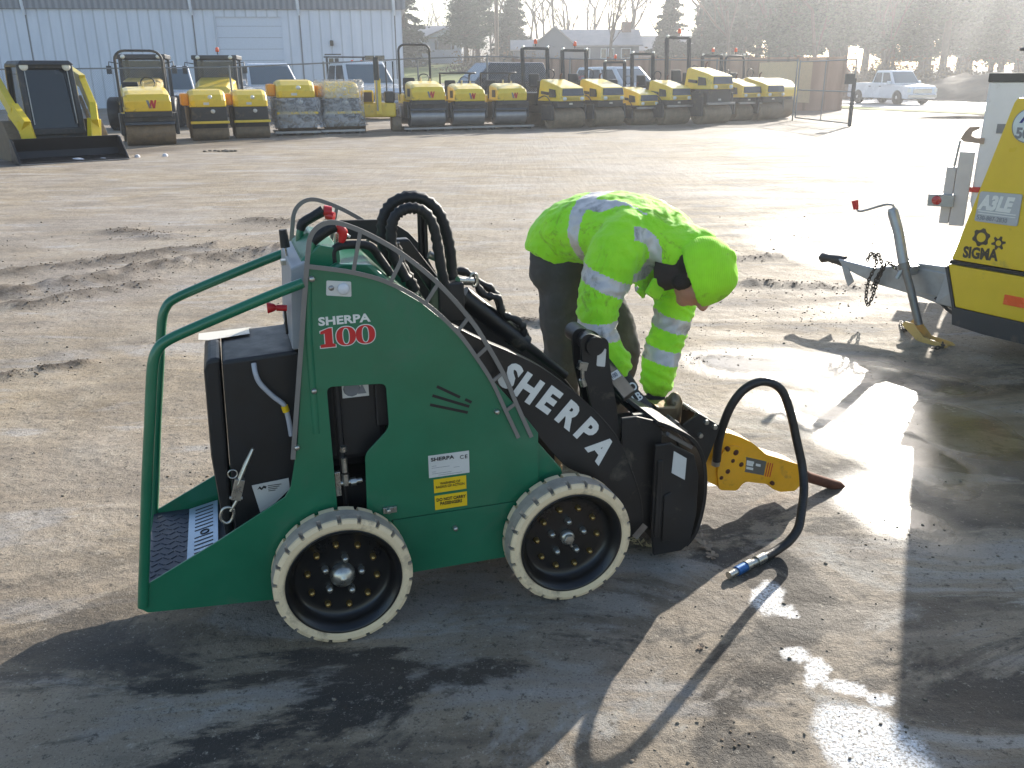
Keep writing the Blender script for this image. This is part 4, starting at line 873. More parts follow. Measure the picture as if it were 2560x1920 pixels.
# drawbar, coupler, chains and jack
M_galv = pm('galvanised_steel', (158,162,166), .42, metal=.55, var=.15, scale=14)
mb = MB(); mb.bar((.10,.22,.33),(-.40,.22,.335), .15, .16); mb.prism([(-.95,.37),(-.66,.355),(-.35,.44),(-.10,.45),(-.10,.20),(-.30,.23),(-.64,.255),(-.90,.315)], .15, .25); mb.hexa([(-.15,.05,.24),(.10,.02,.24),(.10,.50,.24),(-.15,.40,.24)], [(-.12,.07,.43),(.10,.02,.45),(.10,.50,.45),(-.12,.38,.43)])
DBO = mb.build('drawbar', M_galv, CR, .008)
mb = MB(); mb.tube([(-.93,.20,.348),(-.98,.20,.352),(-1.06,.20,.352),(-1.11,.20,.348),(-1.135,.20,.344)], [.038,.034,.026,.036,.016], 16); mb.build('coupler', M_black, DBO)
mb = MB(); mb.prism([(-.91,.33),(-.86,.33),(-.80,.24),(-.84,.20),(-.87,.25)], .145, .155); mb.build('coupler_bracket', M_galv, DBO, .002)
MB().tube([(-.20,.14,.25),(-.10,.12,.20),(.02,.10,.16)], .010, 8).build('brake_rod', M_black, DBO)
JK = bpy.data.objects.new('jack', None); COL.objects.link(JK); JK.parent = CR
mb = MB(); mb.tube([(-.513,.05,.751),(-.45,.05,.62),(-.385,.05,.43)], [.032,.032,.031], 18); mb.tube([(-.505,.05,.735),(-.52,.05,.765)], [.033,.024], 18); mb.build('jack_tube', M_galv, JK)
mb = MB(); mb.tube([(-.388,.05,.44),(-.32,.05,.30),(-.226,.05,.085)], .0245, 16); mb.tube([(-.39,.05,.445),(-.375,.05,.41)], .036, 18); mb.build('jack_leg', pm('dull_galvanised', (120,118,116), .45, metal=.6, var=.2), JK)
mb = MB(); mb.tube([(-.512,.05,.76),(-.516,.05,.787),(-.56,.02,.785),(-.686,-.02,.735),(-.715,-.03,.75),(-.723,-.035,.772)], .007, 8, sm=3); mb.build('crank', M_steel, JK)
mb = MB(); mb.tube([(-.715,-.035,.745),(-.728,-.04,.80)], [.016,.021], 12); mb.build('crank_knob', M_red, JK)
mb = MB(); FT = [(-.315,.075),(-.295,.10),(-.235,.098),(-.16,.03),(-.02,.020),(.005,.005),(-.02,-.005),(-.13,-.012),(-.20,.0)]
mb.prism(FT, .005, .012); mb.prism(FT, .085, .092); mb.prism([(-.30,.06),(-.20,.0),(-.13,-.011),(-.02,-.004),(-.02,.006),(-.13,.0),(-.19,.012),(-.29,.07)], .012, .085); mb.build('jack_foot', pm('tan_paint', (196,160,92), .5, var=.1, dirt=(130,110,80), damt=.2), JK, .002)
mb = MB(); mb.tube([(-.40,.02,.35),(-.38,.05,.44),(-.40,.10,.46)], .014, 8, sm=3); mb.bar((-.43,.10,.42),(-.34,.10,.40), .08, .06); mb.build('jack_clamp', M_galv, JK, .003)
def chain(pts, link_=.030, r=.0042):
    q = smooth_pts(pts, 8); L = [q[0]]; acc = 0
    out = []; seglen = 0; i = 0; pos = q[0]; total = sum((q[k+1]-q[k]).length for k in range(len(q)-1)); n = int(total/(link_*.72)); mb = MB()
    def at_(s):
        for k in range(len(q)-1):
            l = (q[k+1]-q[k]).length
            if s <= l: return q[k].lerp(q[k+1], s/l), (q[k+1]-q[k]).normalized()
            s -= l
        return q[-1], (q[-1]-q[-2]).normalized()
    for k in range(n):
        c, d = at_((k+.5)*total/n); w = d.cross(Vector((0,1,0)) if abs(d.y) < .9 else Vector((1,0,0))).normalized(); u = d.cross(w)
        s_ = u if k % 2 else w
        mb.tube([c+d*(link_*.5*math.cos(a))+s_*(link_*.32*math.sin(a)) for a in np.linspace(0, 6.2832, 11)[:-1]], r, 6, closed=True)
    return mb
M_chain = pm('dark_chain', (70,64,58), .5, metal=.7, var=.3, scale=60)
for P in ([(-.70,.12,.40),(-.66,.11,.46),(-.62,.11,.40),(-.66,.11,.28),(-.665,.11,.17),(-.645,.11,.12),(-.62,.11,.17),(-.60,.11,.26),(-.57,.11,.36),(-.54,.11,.42)], [(-.64,.10,.43),(-.60,.09,.46),(-.57,.10,.38),(-.60,.10,.30),(-.625,.10,.22)], [(-.52,.10,.42),(-.46,.08,.40),(-.40,.10,.36)], [(-.30,.04,.04),(-.36,.10,.015),(-.44,.20,.012),(-.50,.28,.012)], [(-.04,.02,.02),(.0,-.04,.015),(-.03,-.10,.012)]):
    chain(P).build('safety_chain', M_chain, CR)
# ---------------------------------------------------------------- white truck body behind the compressor
TR = thing('utility_truck', 'white utility truck body with a black top rail behind the yellow compressor', 'truck', (3.62, 7.0, 0), R(-31))
# local x to the right, y away
mb = MB(); mb.prism([(.04,.48),(.0,.60),(.0,1.49),(3.2,1.49),(3.2,.48)], 0, 2.3); mb.build('truck_body', M_white, TR, .012)
mb = MB(); mb.box(-.01,3.2,-.012,2.31,1.492,1.553); mb.build('top_rail', M_dark, TR, .004)
mb = MB(); mb.box(.05,3.1,.05,2.2,.36,.478); mb.build('subframe', M_dark, TR, .006)
mb = MB(); mb.box(-.125,-.02,-.03,.05,.41,.98); mb.build('tail_post', pm('grey_white_paint', (196,192,190), .45, var=.06), TR, .006)
mb = MB(); mb.box(-.20,-.13,-.02,.05,.42,.86); mb.build('tail_post', pm('grey_white_paint', (196,192,190)), TR, .006)
mb = MB(); mb.box(-.30,-.11,-.06,.05,.555,.65); lb_ = mb.build('lamp_box', M_galv, TR, .004)
MB().lathe([(.0001,-.072),(.03,-.07),(.036,-.06)], (-.235,0,.603), n=20).build('tail_lamp', pm('red_lens', (170,16,20), .2, coat=.5), lb_)
mb = MB(); mb.prism([(.03,1.04),(-.11,1.055),(-.135,1.075),(-.11,1.13),(-.085,1.165),(-.01,1.17),(-.02,1.15),(-.06,1.13),(-.065,1.10),(-.03,1.085),(.03,1.085)], -.02, .01); mb.build('tow_hook', pm('hook_paint', (160,140,126), .6, var=.2), TR, .003)
MB().tube([(-.135,-.01,1.065),(-.15,-.01,.86)], .008, 8).build('release_rod', M_galv, TR)
MB().box(-.02,.16,-.014,-.003,.675,.715).build('reflector', M_red, TR, .002)
MB().box(.10,.20,-.006,-.001,1.12,1.19).build('sticker', M_inkgray, TR, .001)
mb = MB(); mb.lathe([(.0001,1.85),(.06,1.84),(.10,1.80),(.115,1.74),(.15,1.735),(.15,1.715),(.07,1.70),(.055,1.64),(.055,1.555)], (.30,.3,0), axis='z', n=24); mb.build('exhaust_cap', M_dark, TR)
for x in (.9, 2.4):
    mb = MB(); mb.lathe([(.18,0),(.42,.02),(.45,.06),(.45,.26),(.42,.28),(.18,.28)], (x,.1,.45), n=32); mb.lathe([(.0001,.03),(.1,.03),(.18,.06),(.18,.2)], (x,.1,.45), n=24); mb.build('wheel', M_rubber, TR)
# ---------------------------------------------------------------- the row of rollers and other machines (local: front towards -y, x right)
M_silver = pm('clean_drum_steel', (150,148,150), .35, metal=.6, var=.15, scale=4)
M_drumm = pm('dirty_drum_steel', (128,112,92), .7, metal=.2, var=.3, scale=5, bump=.3, bscale=25)
M_blue = pm('grey_blue_grille', (52,66,84), .4, var=.15, scale=10)
M_seat = pm('black_seat', (18,19,22), .5, var=.2)
M_lamp = pm('headlamp', (225,225,215), .15, var=.05, coat=.5)
M_cream = pm('cream_plastic', (214,196,150), .4, var=.08)
def drum(mb_, r, w, y, n=36): return mb_.lathe([(r*.62,-w/2+.03),(r*.62,-w/2),(r-.02,-w/2),(r,-w/2+.015),(r,w/2-.015),(r-.02,w/2),(r*.62,w/2),(r*.62,w/2-.03)], (0,y,r), axis='x', n=n, smooth=False)
def rops_u(t, w, y, z0, z1, r=.035, rnd=.18, lean=0.0, m=None, n='roll_bar', square=False):
    pts = [(-w/2,y,z0)]
    def P(x, z): return (x, y+lean*(z-z0), z)
    if square: pts = [P(-w/2,z0), P(-w/2,z1), P(w/2,z1), P(w/2,z0)]; mb = MB(); [mb.bar(a, b, r*2, r*2.2, up=(0,1,0)) for a, b in zip(pts[:-1], pts[1:])]
    else:
        L = [P(-w/2,z0), P(-w/2,(z0+z1)/2)]+[P(-w/2+rnd*(1-math.cos(a)), z1-rnd+rnd*math.sin(a)) for a in np.linspace(0, math.pi/2, 6)]
        L += [P(w/2-rnd*(1-math.cos(a)), z1-rnd+rnd*math.sin(a)) for a in np.linspace(math.pi/2, 0, 6)]+[P(w/2,(z0+z1)/2), P(w/2,z0)]; mb = MB(); mb.tube(L, r, 10)
    return mb.build(n, m or M_dark, t)
def beacon(t, x, y, z):
    b = MB().lathe([(.0001,.20),(.035,.19),(.055,.15),(.06,.05),(.05,.03)], (x,y,z), axis='z', n=14).build('beacon', M_orange, t)
    MB().tube([(x,y,z-.06),(x,y,z+.03)], .02, 8).build('beacon_stem', M_dark, b)
def seat_(t, x, y, z):
    mb = MB(); mb.box(x-.22,x+.22,y-.2,y+.22,z,z+.10); mb.hexa([(x-.22,y+.18,z+.05),(x+.22,y+.18,z+.05),(x+.22,y+.28,z+.05),(x-.22,y+.28,z+.05)], [(x-.20,y+.24,z+.50),(x+.20,y+.24,z+.50),(x+.20,y+.32,z+.50),(x-.20,y+.32,z+.50)]); mb.build('seat', M_seat, t, .04, seg=3)
def W_logo(t, x, y, z, s):
    def st_(x0, z0, x1, z1, w, m):
        MB().prism([(x+x0*s,z+z0*s),(x+(x0+w)*s,z+z0*s),(x+(x1+w)*s,z+z1*s),(x+x1*s,z+z1*s)], y-.012, y-.002).build('logo', m, t)
    st_(-.55,.5,-.30,-.5,.26,M_inkgray); st_(-.05,-.5,-.12,.5,.18,M_inkgray) if 0 else st_(-.32,-.5,-.06,.42,.16,M_inkred)
    st_(-.10,.5,.10,-.5,.26,M_inkred); st_(.12,-.5,.36,.5,.20,M_inkred)
def roller_w(name, label, loc, yaw, rops=None, clean=True, sc=1.0, group='rollers with a W on the hood'):
    t = thing(name, label, 'roller', loc, R(yaw), group, (sc, sc, sc*.865)); dm = M_silver if clean else M_drumm
    drum(MB(), .36, 1.15, .36).build('drum', dm, t); drum(MB(), .36, 1.15, 2.10).build('drum', dm, t)
    mb = MB(); mb.box(-.60,.60,-.02,.20,.66,.90); mb.box(-.55,.55,-.10,.05,.80,.96); mb.box(-.68,-.60,.05,.70,.30,.90); mb.box(.60,.68,.05,.70,.30,.90); mb.box(-.35,.35,.5,2.2,.55,.9); mb.build('front_frame', M_dark, t, .015)
    MB().box(-.58,.58,-.05,.0,.585,.66).build('water_bar', M_blue, t, .01)
    prof = [(-.12,.95),(-.16,1.25),(-.05,1.42),(.25,1.52),(.85,1.62),(1.0,1.55),(1.0,.95)]
    mb = MB(); rings = []
    for y, z in (): pass
    for x, k in ((-.54,.86),(-.50,.95),(-.40,1.0),(.40,1.0),(.50,.95),(.54,.86)): rings.append([Vector((x, .45+(y-.45)*(.94+.06*k/1.0), .95+(z-.95)*k)) for y, z in prof])
    mb.loft(rings, smooth=False); h = mb.build('hood', M_yellow, t, .03, seg=3)
    W_logo(h, .08, -.145, 1.15, .22); MB().box(-.555,-.545,.15,.55,1.08,1.36).build('side_grille', M_dark, h)
    MB().box(.24,.44,-.152,-.147,1.09,1.11).build('lettering', M_inkgray, h) if 0 else None
    MB().box(-.18,.18,-.055,-.045,.68,.86).build('front_recess', M_black, t)
    mb = MB(); mb.box(-.55,.55,1.3,2.3,.80,1.15); mb.build('rear_body', M_yellow, t, .04); seat_(t, -.25, 1.5, 1.25); mb = MB(); mb.box(-.5,.5,1.25,1.4,1.0,1.55); mb.build('console', M_black, t, .03)
    mb = MB(); mb.tube([(.15+.17*math.cos(a), 1.2+.05*math.sin(a), 1.72+.16*math.sin(a)) for a in np.linspace(0, 6.2832, 17)[:-1]], .018, 6, closed=True); mb.build('steering_wheel', M_black, t)
    mb = MB(); mb.tube([(.0,1.05,1.55),(.02,1.07,1.75)], .03, 8).cut(); mb.tube([(.3,1.05,1.55),(.33,1.07,1.70)], .03, 8); mb.build('lever', M_cream, t)
    if rops == 'up': rops_u(t, 1.05, 1.95, .9, 2.95, .04, .22)
    elif rops == 'hoop': rops_u(t, 1.12, 1.2, .9, 2.62, .035, .26)
    elif rops == 'down':
        mb = MB(); mb.tube([(-.55,2.0,1.1),(-.55,2.05,1.95),(-.55,1.5,2.02),(.55,1.3,2.02),(.55,2.05,1.95),(.55,2.0,1.1)], .035, 8, sm=3); mb.build('roll_bar', M_dark, t)
    return t
def roller_b(name, label, loc, yaw, z_r=2.75, bea=True, raise_=0.0, sc=1.0, bar=False, clean=False, rnd=False):
    t = thing(name, label, 'roller', loc, R(yaw), 'dirty rollers with square roll bars', (sc, sc, sc*.90)); dm = M_silver if clean else M_drumm; u = raise_
    drum(MB(), .34, 1.2, .34).build('drum', dm, t); drum(MB(), .34, 1.2, 2.15).build('drum', dm, t)
    mb = MB(); mb.box(-.52,.52,.02,.6,.70,.92+u); mb.box(-.70,-.61,.08,.66,.28,.80+u); mb.box(.61,.70,.08,.66,.28,.80+u); mb.box(-.38,.38,.5,2.3,.5,.92); mb.build('front_frame', M_dark, t, .02)
    b_, f_ = .50, .44
    mb = MB(); mb.loft([[Vector((-b_,y,z)), Vector((b_,y,z)), Vector((f_,y2,z2)), Vector((-f_,y2,z2))] for y, z, y2, z2 in ((-.10,.92+u,-.06,1.36+u),(.10,.92+u,.15,1.44+u),(1.05,.92+u,1.0,1.66+u),(1.15,.92+u,1.10,1.60+u))], smooth=False); h = mb.build('hood', M_yellow, t, .03, seg=3)
    MB().hexa([(-.42,-.13,1.10+u),(.42,-.13,1.10+u),(.42,-.08,1.10+u),(-.42,-.08,1.10+u)], [(-.39,-.095,1.34+u),(.39,-.095,1.34+u),(.39,-.05,1.34+u),(-.39,-.05,1.34+u)]).build('front_grille', M_blue, h, .01)
    MB().prism([(.15,1.05+u),(.50,1.05+u),(.50,1.34+u),(.20,1.30+u)], -b_-.012, -b_+.02, 'yz').build('side_grille', M_dark, h)
    mb = MB()
    for x in (-.34,.34): mb.lathe([(.0001,-.16),(.06,-.155),(.07,-.11)], (x,0,1.0+u), n=14).cut()
    mb.build('headlight', M_lamp, h)
    MB().box(-.22,.22,-.125,-.10,.94+u,1.05+u).build('nose_plate', pm('ochre_plate', (180,150,30), .5), h); MB().box(-.06,.06,.0,.022,.80,.86).build('badge', M_sticker, t)
    if bar: MB().box(-.60,.60,-.10,-.02,.66,.74).build('scraper_bar', M_silver, t, .01)
    MB().box(-.5,.5,1.3,2.4,.75,1.2).build('rear_body', M_dark, t, .04); seat_(t, -.05, 1.75, 1.35)
    mb = MB(); mb.box(-.4,.4,1.18,1.35,1.1,1.62+u*.5); mb.build('console', M_black, t, .03)
    mb = MB(); mb.tube([(.1+.17*math.cos(a), 1.3, 1.82+.17*math.sin(a)) for a in np.linspace(0, 6.2832, 17)[:-1]], .018, 6, closed=True); mb.build('steering_wheel', M_black, t)
    rops_u(t, 1.0, 1.95, .9, z_r, .045, .2, .05, square=not rnd)
    mb = MB()
    for x in (-.48,.5): mb.lathe([(.0001,0),(.05,.02),(.05,.07)], (x,1.98,z_r+.05), n=10).cut()
    mb.build('work_light', M_lamp, t)
    if bea: beacon(t, .0, 2.0, z_r+.13)
    MB().tube([(.30,1.0,1.5+u),(.30,1.0,1.78+u),(.30,.93,1.84+u)], .028, 8).build('exhaust', M_rust, t)
    MB().prism([(.55,1.12+u),(.95,1.16+u),(.95,1.26+u),(.55,1.22+u)], -b_-.010, -b_+.02, 'yz').build('hood_decal', M_dark, h)
    mb = MB(); mb.tube([(-.60,.15,.72),(-.66,.3,1.0),(-.55,.7,1.1),(-.5,1.1,1.0)], .018, 6, sm=3); mb.build('hose', M_rubber, t)
    return t
def roller_c(name, label, loc, yaw, sc=1.0, wrapped=False, group='small rollers with dark bumpers', lower=True):
    t = thing(name, label, 'roller', loc, R(yaw), group, (sc, sc, sc*.88))
    drum(MB(), .24, .95, .24).build('drum', M_drumm, t); drum(MB(), .24, .95, 1.35).build('drum', M_drumm, t)
    mb = MB(); mb.prism([(-.10,.60),(-.12,.98),(.05,1.02),(1.5,1.02),(1.5,.30),(.05,.34)], -.46, .46, 'yz'); mb.build('frame', M_dark, t, .03)
    MB().box(-.50,.50,-.16,-.06,.50,.58).build('bumper', M_yellow, t, .02)
    rings = [[Vector((x, .6+(y-.6)*k, .98+(z-.98)*k)) for y, z in ((-.13,.98),(-.15,1.18),(-.06,1.34),(.15,1.46),(.55,1.50),(1.1,1.46),(1.3,1.3),(1.32,.98))] for x, k in ((-.47,.80),(-.44,.93),(-.34,1.0),(.34,1.0),(.44,.93),(.47,.80))]
    h = MB().loft(rings, smooth=False).build('hood', M_yellow, t, .03, seg=3)
    MB().lathe([(.0001,-.17),(.05,-.165),(.06,-.13)], (.06,0,1.27), n=14).build('lamp', M_lamp, h); MB().lathe([(.0001,-.135),(.06,-.13),(.06,-.10)], (.1,0,.86), n=14).build('badge', M_sticker, t)
    MB().box(-.12,.02,-.150,-.135,1.05,1.12).build('sticker', M_sticker, h)
    MB().box(-.66,-.47,.1,.9,1.02,1.38).build('side_cover', pm('orange_yellow_paint', (232,150,12), .4, var=.08), t, .05, seg=3)
    mb = MB(); mb.box(-.55,-.47,.2,1.2,.35,.98); mb.box(.47,.55,.2,1.2,.35,.98); mb.build('side_plates', M_mud, t, .02) if 0 else MB().box(-.55,-.48,.2,1.2,.35,.98).build('side_plate', M_mud, t, .02)
    return t
def pallet(loc, yaw, label, group, w=1.3, mt=None):
    t = thing('pallet', label, 'pallet', loc, R(yaw), group); m = mt or M_silver
    mb = MB(); mb.box(-w/2,w/2,-.12,-.04,.06,.12); mb.build('front_rail', m, t, .004)
    mb = MB(); mb.box(-w/2,w/2,-.03,1.0,.08,.115); mb.build('deck', M_mud, t, .004)
    mb = MB()
    for x in (-w/2+.15, 0, w/2-.15): mb.box(x-.06,x+.06,-.08,1.0,0,.06).cut()
    mb.build('runner', M_dark, t, .004); return t
# W rollers
roller_w('road_roller', 'large muddy roller with a red W and a thin hoop beside the skid steer', (-8.95,22.8,0), 25, 'hoop', False, 1.0)
for k, (x, y, rp, lb_) in enumerate(((-2.52,28.4,'up','first of three clean W rollers on decks, the one with the tall round roll bar'), (-1.27,28.9,'down','middle one of the three clean W rollers on decks, roll bar folded down'), (.05,29.4,'down','rightmost of three clean W rollers on decks, roll bar folded down'))):
    roller_w('road_roller', lb_, (x,y,.12), 17, rp, True, .96 if k == 0 else .90)
for x, y, l in ((-2.54,28.25,'shiny steel deck under the W roller with the tall round roll bar'), (-1.29,28.75,'shiny steel deck under the middle of the three W rollers'), (.03,29.25,'shiny steel deck under the W roller nearest the square roll bars')):
    pallet((x,y,0), 17, l, 'steel decks under the rollers', 1.5)
# C rollers
roller_c('trench_roller', 'small yellow roller in front of the beacon cab, directly right of the large W roller', (-8.05,24.6,0), 22, 1.0)
roller_c('trench_roller', 'small yellow roller with an orange side cover, directly left of the plastic wrapped pair', (-7.14,25.4,0), 20, .98)
t = roller_c('trench_roller', 'higher small roller half wrapped in torn clear plastic, left one of the wrapped pair', (-6.22,26.9,.10), 18, 1.18, group='plastic wrapped rollers'); t.scale.z = .96
t2 = roller_c('trench_roller', 'pale small roller wholly wrapped in clear plastic beside the mini excavator', (-5.02,27.6,.10), 18, 1.12, group='plastic wrapped rollers'); t2.scale.z = .92
m, nt, lk, b = new_mat('clear_plastic_wrap'); b.inputs['Base Color'].default_value = (*s2l((222,224,228)), 1); b.inputs['Roughness'].default_value = .25; b.inputs['Alpha'].default_value = .5
lk.new(ramp(nt, lk, noise_node(nt, lk, 5, 6, .7, dist=1.0), [(.35, .10), (.65, .60)]), b.inputs['Alpha']); bump_to(nt, lk, b, noise_node(nt, lk, 9, 5, .6, dist=1.5), .8, .08); M_wrap = m
def wrap(t, z0, z1, top):
    mb = MB(); rings = []
    for z, k in ((z0,1.10),(z0+.15,1.02),((z0+z1)/2,.98),(z1-.1,1.0),(z1,.93)): rings.append([Vector((k*.62*math.copysign(abs(math.cos(a))**.4, math.cos(a))*(1+.06*mnoise.noise(Vector((a*3, z*4, 1)))), .6+k*.82*math.copysign(abs(math.sin(a))**.4, math.sin(a))*(1+.08*mnoise.noise(Vector((a*4, z*5, 5)))), z)) for a in np.linspace(0, 6.2832, 41)[:-1]])
    mb.loft(rings, caps=top); mb.build('plastic_wrap', M_wrap, t)
wrap(t, .12, .98, False); wrap(t2, .12, 1.56, True)
pallet((-6.20,26.7,0), 18, 'pale pallet under the half wrapped roller', 'pale pallets', 1.3, pm('pale_wood', (176,172,168), .7, var=.1)); pallet((-5.0,27.35,0), 18, 'pale pallet under the wholly wrapped roller by the mini excavator', 'pale pallets', 1.3, pm('pale_wood', (176,172,168)))
# B rollers
for k, (x, y, yaw, zr, be, up, bar, sc, lb_, rnd) in enumerate((
    (1.95,29.3,33,2.72,True,0,False,1.0,'dirty roller with beacon and black seat, leftmost of those with square roll bars',False),
    (3.30,30.0,33,2.66,True,0,False,1.0,'dirty roller with beacon, second from left of those with square roll bars',False),
    (4.62,30.9,33,2.55,True,-.12,True,.88,'smallest square roll bar roller with a low hood and pale scraper bar',False),
    (5.70,31.0,33,2.65,False,0,True,.96,'dirty roller with no beacon on its square roll bar',False),
    (7.10,31.2,33,2.95,True,.26,True,1.06,'largest roller, with a raised hood and the tallest square roll bar',False),
    (8.65,33.3,33,2.55,True,0,True,.98,'roller with a pale scraper bar right of the raised hood',False),
    (9.60,33.6,33,2.50,True,0,False,1.0,'roller with a rounded roll bar near the gate, bluish hood front',True))):
    roller_b('road_roller', lb_, (x,y,0), yaw, zr, be, up, sc, bar, rnd=rnd)
t = thing('road_roller', 'plain roller with no roll bar, last at the right end of the row', 'roller', (10.35,34.6,0), R(40), None, 1.0)
drum(MB(), .42, 1.25, .42).build('drum', M_drumm, t); MB().prism([(-.1,.80),(-.1,1.1),(.2,1.36),(.7,1.46),(1.6,1.46),(1.6,.8)], -.6, .6, 'yz').build('hood', M_yellow, t, .06, seg=3); MB().box(-.6,.6,.1,2.2,.35,.80).build('frame', M_dark, t, .03); drum(MB(), .42, 1.25, 1.9).build('drum', M_drumm, t)
# skid steer on tracks
t = thing('skid_steer', 'yellow tracked skid steer loader with a black bucket at the left edge of the yard', 'loader', (-8.75,18.2,0), R(40), None, .95)
mb = MB(); mb.prism([(-.1,.02),(.55,.05),(.60,.22),(.50,.50),(.43,.50),(.52,.24),(.46,.10),(-.1,.05)], -1.08, 1.08, 'yz'); 
for x in (-1.09, 1.05): mb.prism([(-.1,.02),(.55,.05),(.60,.22),(.50,.50),(.34,.47)], x, x+.04, 'yz')
mb.build('bucket', pm('bucket_black', (16,16,20), .4, var=.2), t, .006)
MB().box(-1.08,1.08,-.16,.0,.012,.028).build('cutting_edge', M_silver, t)
mb = MB(); mb.prism([(.50,.46),(.62,.46),(.66,.2),(.6,.2)], -.7, .7, 'yz'); mb.build('quick_hitch', M_black, t, .01)
for s_ in (-1, 1):
    x0, x1 = (s_*.70, s_*1.0) if s_ > 0 else (-1.0, -.70)
    tk = MB().prism(rounded([(1.0,.0),(2.3,.0),(2.75,.35),(2.6,.62),(1.3,.86),(.85,.45)], .16), x0, x1, 'yz').build('track', M_mud, t, .02)
    mb = MB()
    for k in range(11): mb.box(x0-.005, x1+.005, .98+.13*k, 1.02+.13*k, -.004, .01).cut()
    mb.build('track_lug', M_rubber, tk)
    xa = s_*.86
    mb = MB()
    for a, b, h_ in (((xa,2.8,1.86),(xa,1.7,1.62),.28),((xa,1.75,1.60),(xa-s_*.06,.95,1.0),.26),((xa-s_*.05,1.0,1.08),(xa-s_*.16,.66,.72),.34),((xa-s_*.15,.74,.85),(xa-s_*.24,.70,.22),.26)): mb.bar(a, b, .14, h_)
    mb.bar((xa+s_*.04,2.7,.7),(xa+s_*.04,2.78,1.8), .12, .36); mb.build('lift_arm', pm('skid_yellow', (212,186,16), .35, var=.08, coat=.3), t, .01)
    MB().bar((xa-s_*.10,1.75,1.30),(xa-s_*.12,1.0,.55), .07, .07).build('lift_cylinder', M_steel, t)
mb = MB(); fr = [Vector(p) for p in ((-.52,1.0,.62),(.52,1.0,.62),(.50,1.22,1.95),(-.50,1.22,1.95))]
for s_ in (-1, 1):
    mb.bar((s_*.52,1.0,.55),(s_*.50,1.22,1.97), .10, .10, (0,1,0)); mb.bar((s_*.52,2.4,.55),(s_*.50,2.3,1.97), .09, .10, (0,1,0)); mb.bar((s_*.50,1.2,1.95),(s_*.50,2.3,1.97), .09, .08)
mb.bar((-.54,1.22,1.95),(.54,1.22,1.95), .10, .12); mb.hexa([(-.56,1.05,1.96),(.56,1.05,1.96),(.54,2.35,1.98),(-.54,2.35,1.98)], [(-.48,1.10,2.05),(.48,1.10,2.05),(.48,2.3,2.06),(-.48,2.3,2.06)]); mb.bar((-.54,1.0,.60),(.54,1.0,.60), .10, .14)
mb.hexa([(-.62,1.0,.28),(.62,1.0,.28),(.62,2.6,.28),(-.62,2.6,.28)], [(-.60,1.02,.62),(.60,1.02,.62),(.6,2.6,1.1),(-.6,2.6,1.1)]); cabo = mb.build('cab', M_dark, t, .02)
MB().hexa([(-.50,1.10,.62),(.50,1.10,.62),(.50,2.36,.62),(-.50,2.36,.62)], [(-.48,1.30,1.93),(.48,1.30,1.93),(.48,2.26,1.93),(-.48,2.26,1.93)]).build('cab_glazing', M_glassdark, cabo)
MB().prism(rounded([(-.48,.66),(.48,.66),(.49,1.3),(.44,1.82),(.3,1.90),(-.3,1.90),(-.44,1.82),(-.49,1.3)], .06), 0, .02).build('windscreen', M_glassdark, cabo, loc=(0,.945,-.12), rot=(R(-9.4),0,0))
seat_(t, 0, 1.9, .95)
mb = MB()
for s_ in (-1, 1): mb.lathe([(.0001,-.03),(.07,-.02),(.09,.03)], (s_*.42,1.12,1.93), n=14).cut()
mb.build('work_light', M_lamp, t)
for s_ in (-1,1): MB().bar((s_*.42,1.15,1.90),(s_*.43,1.02,.75), .02,.02).build('grab_rail', M_steel, cabo)
# machines with cabs behind the mesh fence
def cabm(name, label, loc, yaw, hoodcol, bea, dark_top=True):
    t = thing(name, label, 'loader', loc, R(yaw), None, (1.11, 1.11, .95))
    mb = MB()
    for sx in (-1, 1):
        for yy in (0.0, 1.3): mb.bar((sx*.62,yy,.9),(sx*.60,yy+.08,2.35), .11, .11, (0,1,0))
    mb.box(-.70,.70,-.08,1.45,2.34,2.50); mb.box(-.62,.62,0,1.3,.85,1.0); cb = mb.build('cab', M_dark, t, .03)
    for sx in (-1, 1): MB().box(sx*.615-.006,sx*.615+.006,.10,1.28,1.0,2.32).build('side_window', M_glass, cb)
    MB().box(-.55,.55,1.33,1.345,1.0,2.3).build('rear_window', M_glass, cb); MB().box(-.55,.55,.0,.012,1.05,2.3).build('windscreen', M_glass, cb)
    seat_(t, 0, .7, 1.05)
    mb = MB()
    for sx in (-.5,.5): mb.lathe([(.0001,-.03),(.06,-.02),(.075,.04)], (sx,-.10,2.42), n=12).cut()
    mb.build('work_light', M_lamp, t)
    rings = [[Vector((x,y,z)) for x, z in ((-w*.85,h0),(-w,h0+.15),(-w*.9,h1-.12),(-w*.7,h1),(w*.7,h1),(w*.9,h1-.12),(w,h0+.15),(w*.85,h0))] for y, w, h0, h1 in ((-1.45,.52,.75,1.22),(-1.3,.60,.72,1.40),(-.6,.64,.72,1.62),(-.02,.66,.72,1.72))]
    MB().loft(rings, smooth=False).build('hood', hoodcol, t, .03)
    MB().box(-.6,.6,-1.4,1.5,.45,.75).build('chassis', M_mud, t, .03)
    for x in (-.95, .62):
        for y in (-.8, .9): MB().lathe([(.15,0),(.50,.0),(.55,.05),(.55,.28),(.50,.33),(.15,.33)], (x,y,.55), axis='x', n=28).build('wheel', M_rubber, t)
    for sx in (-1, 1): mb = MB(); mb.tube([(sx*.66,.0,2.2),(sx*.9,-.1,2.25),(sx*.92,-.1,2.05)], .02, 6); mb.box(sx*.92-.07,sx*.92+.07,-.13,-.09,1.85,2.12); mb.build('mirror', M_dark, t)
    if bea: beacon(t, .05, .5, 2.60)
    return t
cabm('wheel_loader', 'muddy machine with a dark cab behind the large W roller and its hoop', (-12.3,31.3,0), 14, pm('faded_yellow', (196,166,90), .5, var=.15, dirt=(120,104,80), damt=.4), False)
